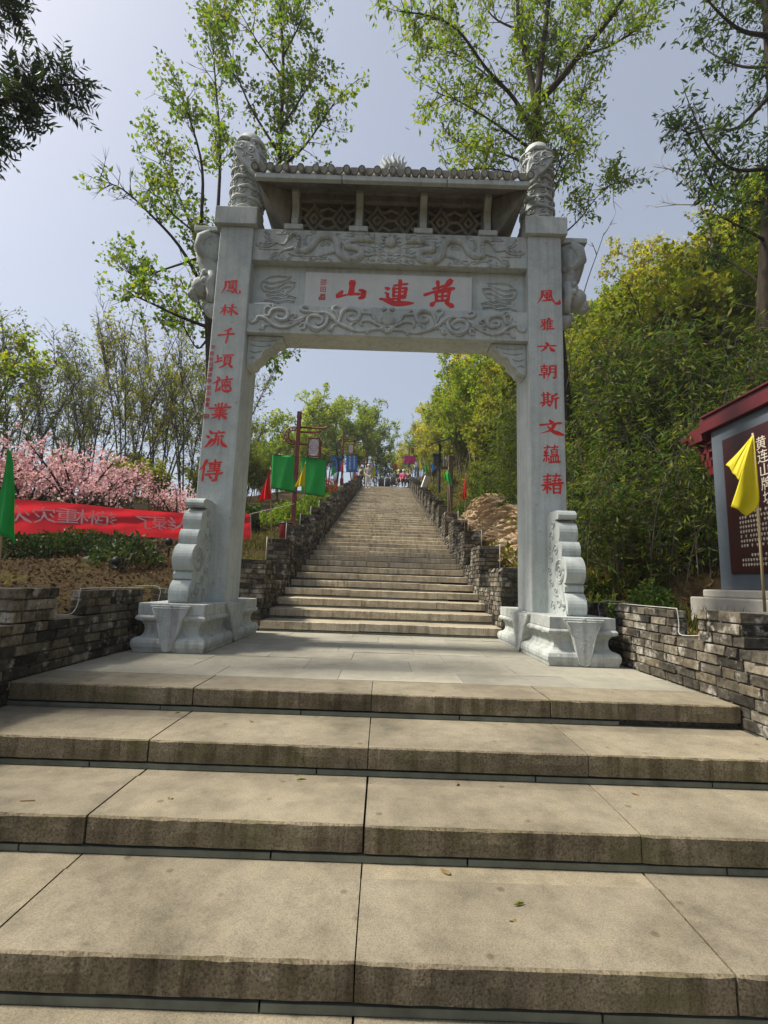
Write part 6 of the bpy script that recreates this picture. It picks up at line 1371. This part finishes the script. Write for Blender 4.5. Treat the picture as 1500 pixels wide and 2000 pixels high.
# garden floodlights
for px, py, yy, lab in [(331, 1062, 8.6, 'black garden floodlight beside the left drum stone'), (228, 1108, 7.6, 'black garden floodlight lying in the mulch')]:
    p = PX(px, py, yy); p.z = max(p.z-.12, Hs(p.x, yy)); root = empty('floodlight', tuple(p), lab, 'floodlight', 'garden floodlights'); q = MB(); c = p+Vector((0, 0, .17)); q.tube([c+Vector((-.06, .10, .02)), c+Vector((-.02, .02, 0)), c+Vector((.04, -.12, -.02))], [.03, .055, .065], 14); q.build('housing', MT['dark_metal'], root, True)
    q = MB(); q.tube([p+Vector((0, 0, -.1)), p+Vector((0, 0, .05))], .02, 6); q.tube([p+Vector((-.12, 0, .17)), p+Vector((-.12, 0, .05)), p+Vector((.12, 0, .05)), p+Vector((.12, 0, .17))], .012, 5); q.build('bracket', MT['dark_metal'], root)

# fallen leaves and droppings on the steps
for k, (px, py, z, L_, lab) in enumerate([(1015, 1772, -.45, .04, 'curled yellow-green catkin on the lowest full tread'), (588, 1527, -.3, .05, 'yellow-green catkin lying near the back of a tread'), (332, 1560, -.3, .035, 'small dark curled leaf on a tread'), (52, 1566, -.3, .05, 'thin dark twig on a tread'), (490, 1409, -.15, .045, 'dark leaf on the tread below the landing'), (1002, 1800, -.45, .03, 'brown leaf scrap beside the yellow-green catkin'), (893, 1531, -.3, .04, 'orange brown leaf scrap on a middle tread'), (1240, 1551, -.3, .04, 'pale brown leaf sliver on a middle tread'), (345, 1391, -.15, .04, 'small yellowed leaf below the landing edge'), (870, 1703, -.45, .05, 'flattened brown leaf at the back of the lowest tread')]):
    d = _fw+_ri*((px-750)/F_PX)-_up*((py-1000)/F_PX); t = (z-CAM_Z)/d.z; p = Vector((0, 0, CAM_Z))+d*t; a = k*1.3
    q = MB(); c, s = math.cos(a)*.5+.6, math.sin(a)*.6
    if k < 2: q.tube([p+Vector((-L_*.5, 0, .008)), p+Vector((-L_*.1, .006, .012)), p+Vector((L_*.5, .014, .008))], [.002, .006, .002], 7)
    elif k == 3: q.tube([p+Vector((-L_*.6, 0, .004)), p+Vector((0, .004, .005)), p+Vector((L_*.6, .01, .004))], .0025, 5)
    else:
        n = 8; pts = [(math.cos(2*math.pi*i/n)*L_*.5*(1+.25*math.sin(i*2.4+k)), math.sin(2*math.pi*i/n)*L_*.26*(1+.3*math.cos(i*1.9+k))) for i in range(n)]
        q.add([p+Vector((0, 0, .003))]+[p+Vector((x*math.cos(a)-y*math.sin(a), x*math.sin(a)+y*math.cos(a), .004+.004*math.sin(i*1.7))) for i, (x, y) in enumerate(pts)], [(0, 1+i, 1+(i+1) % n) for i in range(n)])
    tag(q.build('fallen_leaf' if k not in (0, 1, 3) else ('fallen_catkin' if k < 2 else 'fallen_twig'), MT['leaf_hazel'] if k in (0, 1, 8) else MT['dry_leaf']), lab, 'leaf' if k not in (0, 1, 3) else ('catkin' if k < 2 else 'twig'))

# ------------------------------------------------------------------ people
def skin_obj(name, chains, mat, parent, sub=2):
    """chains: list of [(x,y,z,r), ...] sharing joints by position; grown with a Skin modifier"""
    V, E, Rr, idx = [], [], [], {}
    for ch in chains:
        pr = None
        for x, y, z, rr in ch:
            key = (round(x, 3), round(y, 3), round(z, 3))
            if key not in idx: idx[key] = len(V); V.append((x, y, z)); Rr.append(rr)
            i = idx[key]
            if pr is not None and (pr, i) not in E: E.append((pr, i))
            pr = i
    me = bpy.data.meshes.new(name); me.from_pydata(V, E, []); o = link(name, me, mat, parent)
    m = o.modifiers.new('skin', 'SKIN'); m.use_smooth_shade = True
    if not me.skin_vertices: me.skin_vertices.new()
    for i, sv in enumerate(me.skin_vertices[0].data): sv.radius = (Rr[i], Rr[i]); sv.use_root = (i == 0)
    s = o.modifiers.new('sub', 'SUBSURF'); s.levels = sub; s.render_levels = sub
    return o
def person(loc, face, label, top, bottom, pose='stand', hair='hair', hat=None, H_=1.70, bag=None):
    root = empty('person', loc, label, 'person'); root.rotation_euler = (0, 0, face); root.scale = (H_/1.7,)*3
    st = pose == 'stand'; dz = 0 if st else -.40
    hip = .92+dz
    if st:
        legs = [[(0, 0, hip, .13), (s*.09, 0, hip-.06, .095), (s*.10, -.02 if s > 0 else .06, .48, .065), (s*.10, .03 if s > 0 else .16, .08, .045)] for s in (-1, 1)]; feet = [(s*.10, .03 if s > 0 else .16) for s in (-1, 1)]
    else:
        legs = [[(0, 0, hip, .13), (s*.10, -.06, hip-.02, .10), (s*.13, -.44, hip+.02, .07), (s*.13, -.42, .08, .045)] for s in (-1, 1)]; feet = [(s*.13, -.42) for s in (-1, 1)]
    arms = [[(0, 0, 1.36+dz, .10), (s*.18, 0, 1.38+dz, .06), (s*.25, .02, 1.12+dz, .045), (s*.22, -.14 if (s < 0 or not st) else -.04, .92+dz, .034), (s*.215, -.19 if (s < 0 or not st) else -.05, .84+dz, .03)] for s in (-1, 1)]
    torso = [(0, 0, hip, .13), (0, -.01, hip+.22, .125), (0, 0, 1.36+dz, .10), (0, -.005, 1.47+dz, .05), (0, -.02, 1.56+dz, .085), (0, -.02, 1.66+dz, .075)]
    skin_obj('body', [torso]+legs+arms, MT['skin'], root)
    f = 1.16
    def fat(c, k): return [(x, y, z, r*k) for x, y, z, r in c]
    skin_obj('shirt', [fat([(0, 0, hip-.06, .13), (0, -.01, hip+.22, .125), (0, 0, 1.36+dz, .105)], f)]+[fat([(0, 0, 1.36+dz, .105)]+a[1:4], f) for a in arms], MT[top], root)
    skin_obj('trousers', [fat([(0, 0, hip+.02, .13)]+l[1:3]+[(l[3][0], l[3][1], .12, .055)], f) for l in legs], MT[bottom], root)
    q = MB(); q.ball((0, .012, 1.635+dz), (.098, .11, .095), 12, 8); q.build('hair' if not hat else 'hat', MT[hat or hair]).parent = root
    q = MB(); q.ball((0, -.105, 1.575+dz), (.014, .02, .02), 6, 4); q.ball((-.033, -.10, 1.60+dz), .011, 6, 4, 1); q.ball((.033, -.10, 1.60+dz), .011, 6, 4, 1); o = q.build('face', [MT['skin'], MT['hair']]); o.parent = root
    for i, (x, y) in enumerate(feet):
        q = MB(); q.ball((x, y-.06, .045), (.05, .13, .05), 8, 6); q.build('shoe', MT['cloth_white' if bottom == 'cloth_white' else 'cloth_black']).parent = root
    for a in arms:
        q = MB(); x, y, z, _ = a[-1]; q.ball((x, y, z-.03), (.022, .035, .05), 7, 5)
        for k in range(4): q.tube([(x, y-.03+.02*k, z-.06), (x-.004, y-.034+.02*k, z-.09), (x-.01, y-.036+.02*k, z-.115+.008*abs(k-1.5))], [.010, .009, .006], 5)
        q.tube([(x, y-.035, z-.02), (x-.004, y-.065, z-.05), (x-.006, y-.07, z-.07)], [.011, .010, .006], 5)
        q.build('hand', MT['skin'], None, True).parent = root
    if bag:
        q = MB(); q.box((.30, -.02, .62+dz), (.10, .26, .30)); q.tube([(.30, -.1, .76+dz), (.28, -.02, .92+dz), (.30, .06, .76+dz)], .012, 5); q.build('bag', MT[bag], None, bevel=.02).parent = root
    return root
def stair_z(y): k = int((y-YS)/GO)+1; return .15*max(0, min(NST, k))
p = PX(718, 961, 33.0); person((p.x, 33.0, stair_z(33.0)), .15, 'walking person in grey top and white trousers at the head of the stair', 'cloth_grey', 'cloth_white', hair='cloth_white', H_=1.72)
p = PX(704, 957, 34.6); person((p.x, 34.6, stair_z(34.6)), -1.2, 'person in black clothes standing beside the lantern side parapet', 'cloth_black', 'cloth_black', H_=1.62)
y = 35.2; p = PX(778, 958, y); person((p.x, y+.35, stair_z(y)+.1), .3, 'crouching person in black with pale hat at the stair top', 'cloth_black', 'cloth_black', 'sit', hat='cloth_white', bag='cloth_white')
p = PX(787, 958, y); person((p.x, y-.2, stair_z(y)), .1, 'person in pink top sitting between two people in black', 'cloth_pink', 'cloth_black', 'sit', hat='cloth_white')
p = PX(796, 958, y); person((p.x, y+.4, stair_z(y)+.1), -.2, 'person in navy sitting beside the hill side parapet', 'cloth_navy', 'cloth_black', 'sit')
y = 46; p = PX(813, 931, y); person((p.x, y, p.z), .2, 'distant person in blue and white on the hill steps', 'cloth_white', 'cloth_blue', H_=1.75)
# small white puff of cotton-like rubbish caught behind the left cap, and the white strip on the lower beam
q = MB(); q.tube([(-1.72, 5.60, 4.150), (-1.6, 5.60, 4.153), (-1.50, 5.605, 4.150), (-1.42, 5.61, 4.148)], [.012, .02, .018, .008], 7); tag(q.build('paper_scrap', MT['white_paint'], None, True), 'crumpled white paper strip lying on the lower gate beam', 'paper')

# ------------------------------------------------------------------ spring haze filling the valley air
m = bpy.data.materials.new('haze'); m.use_nodes = True; n = m.node_tree.nodes; l = m.node_tree.links; n.remove(n['Principled BSDF'])
pv = n.new('ShaderNodeVolumePrincipled'); pv.inputs['Color'].default_value = (.93, .95, 1, 1); pv.inputs['Density'].default_value = .0009; pv.inputs['Anisotropy'].default_value = .2
l.new(pv.outputs[0], n['Material Output'].inputs['Volume'])
q = MB(); q.bb((-70, -14, -4.5), (70, 122, 62)); o = q.build('haze', m); tag(o, 'thin pale spring haze in the air', 'haze', kind='stuff')
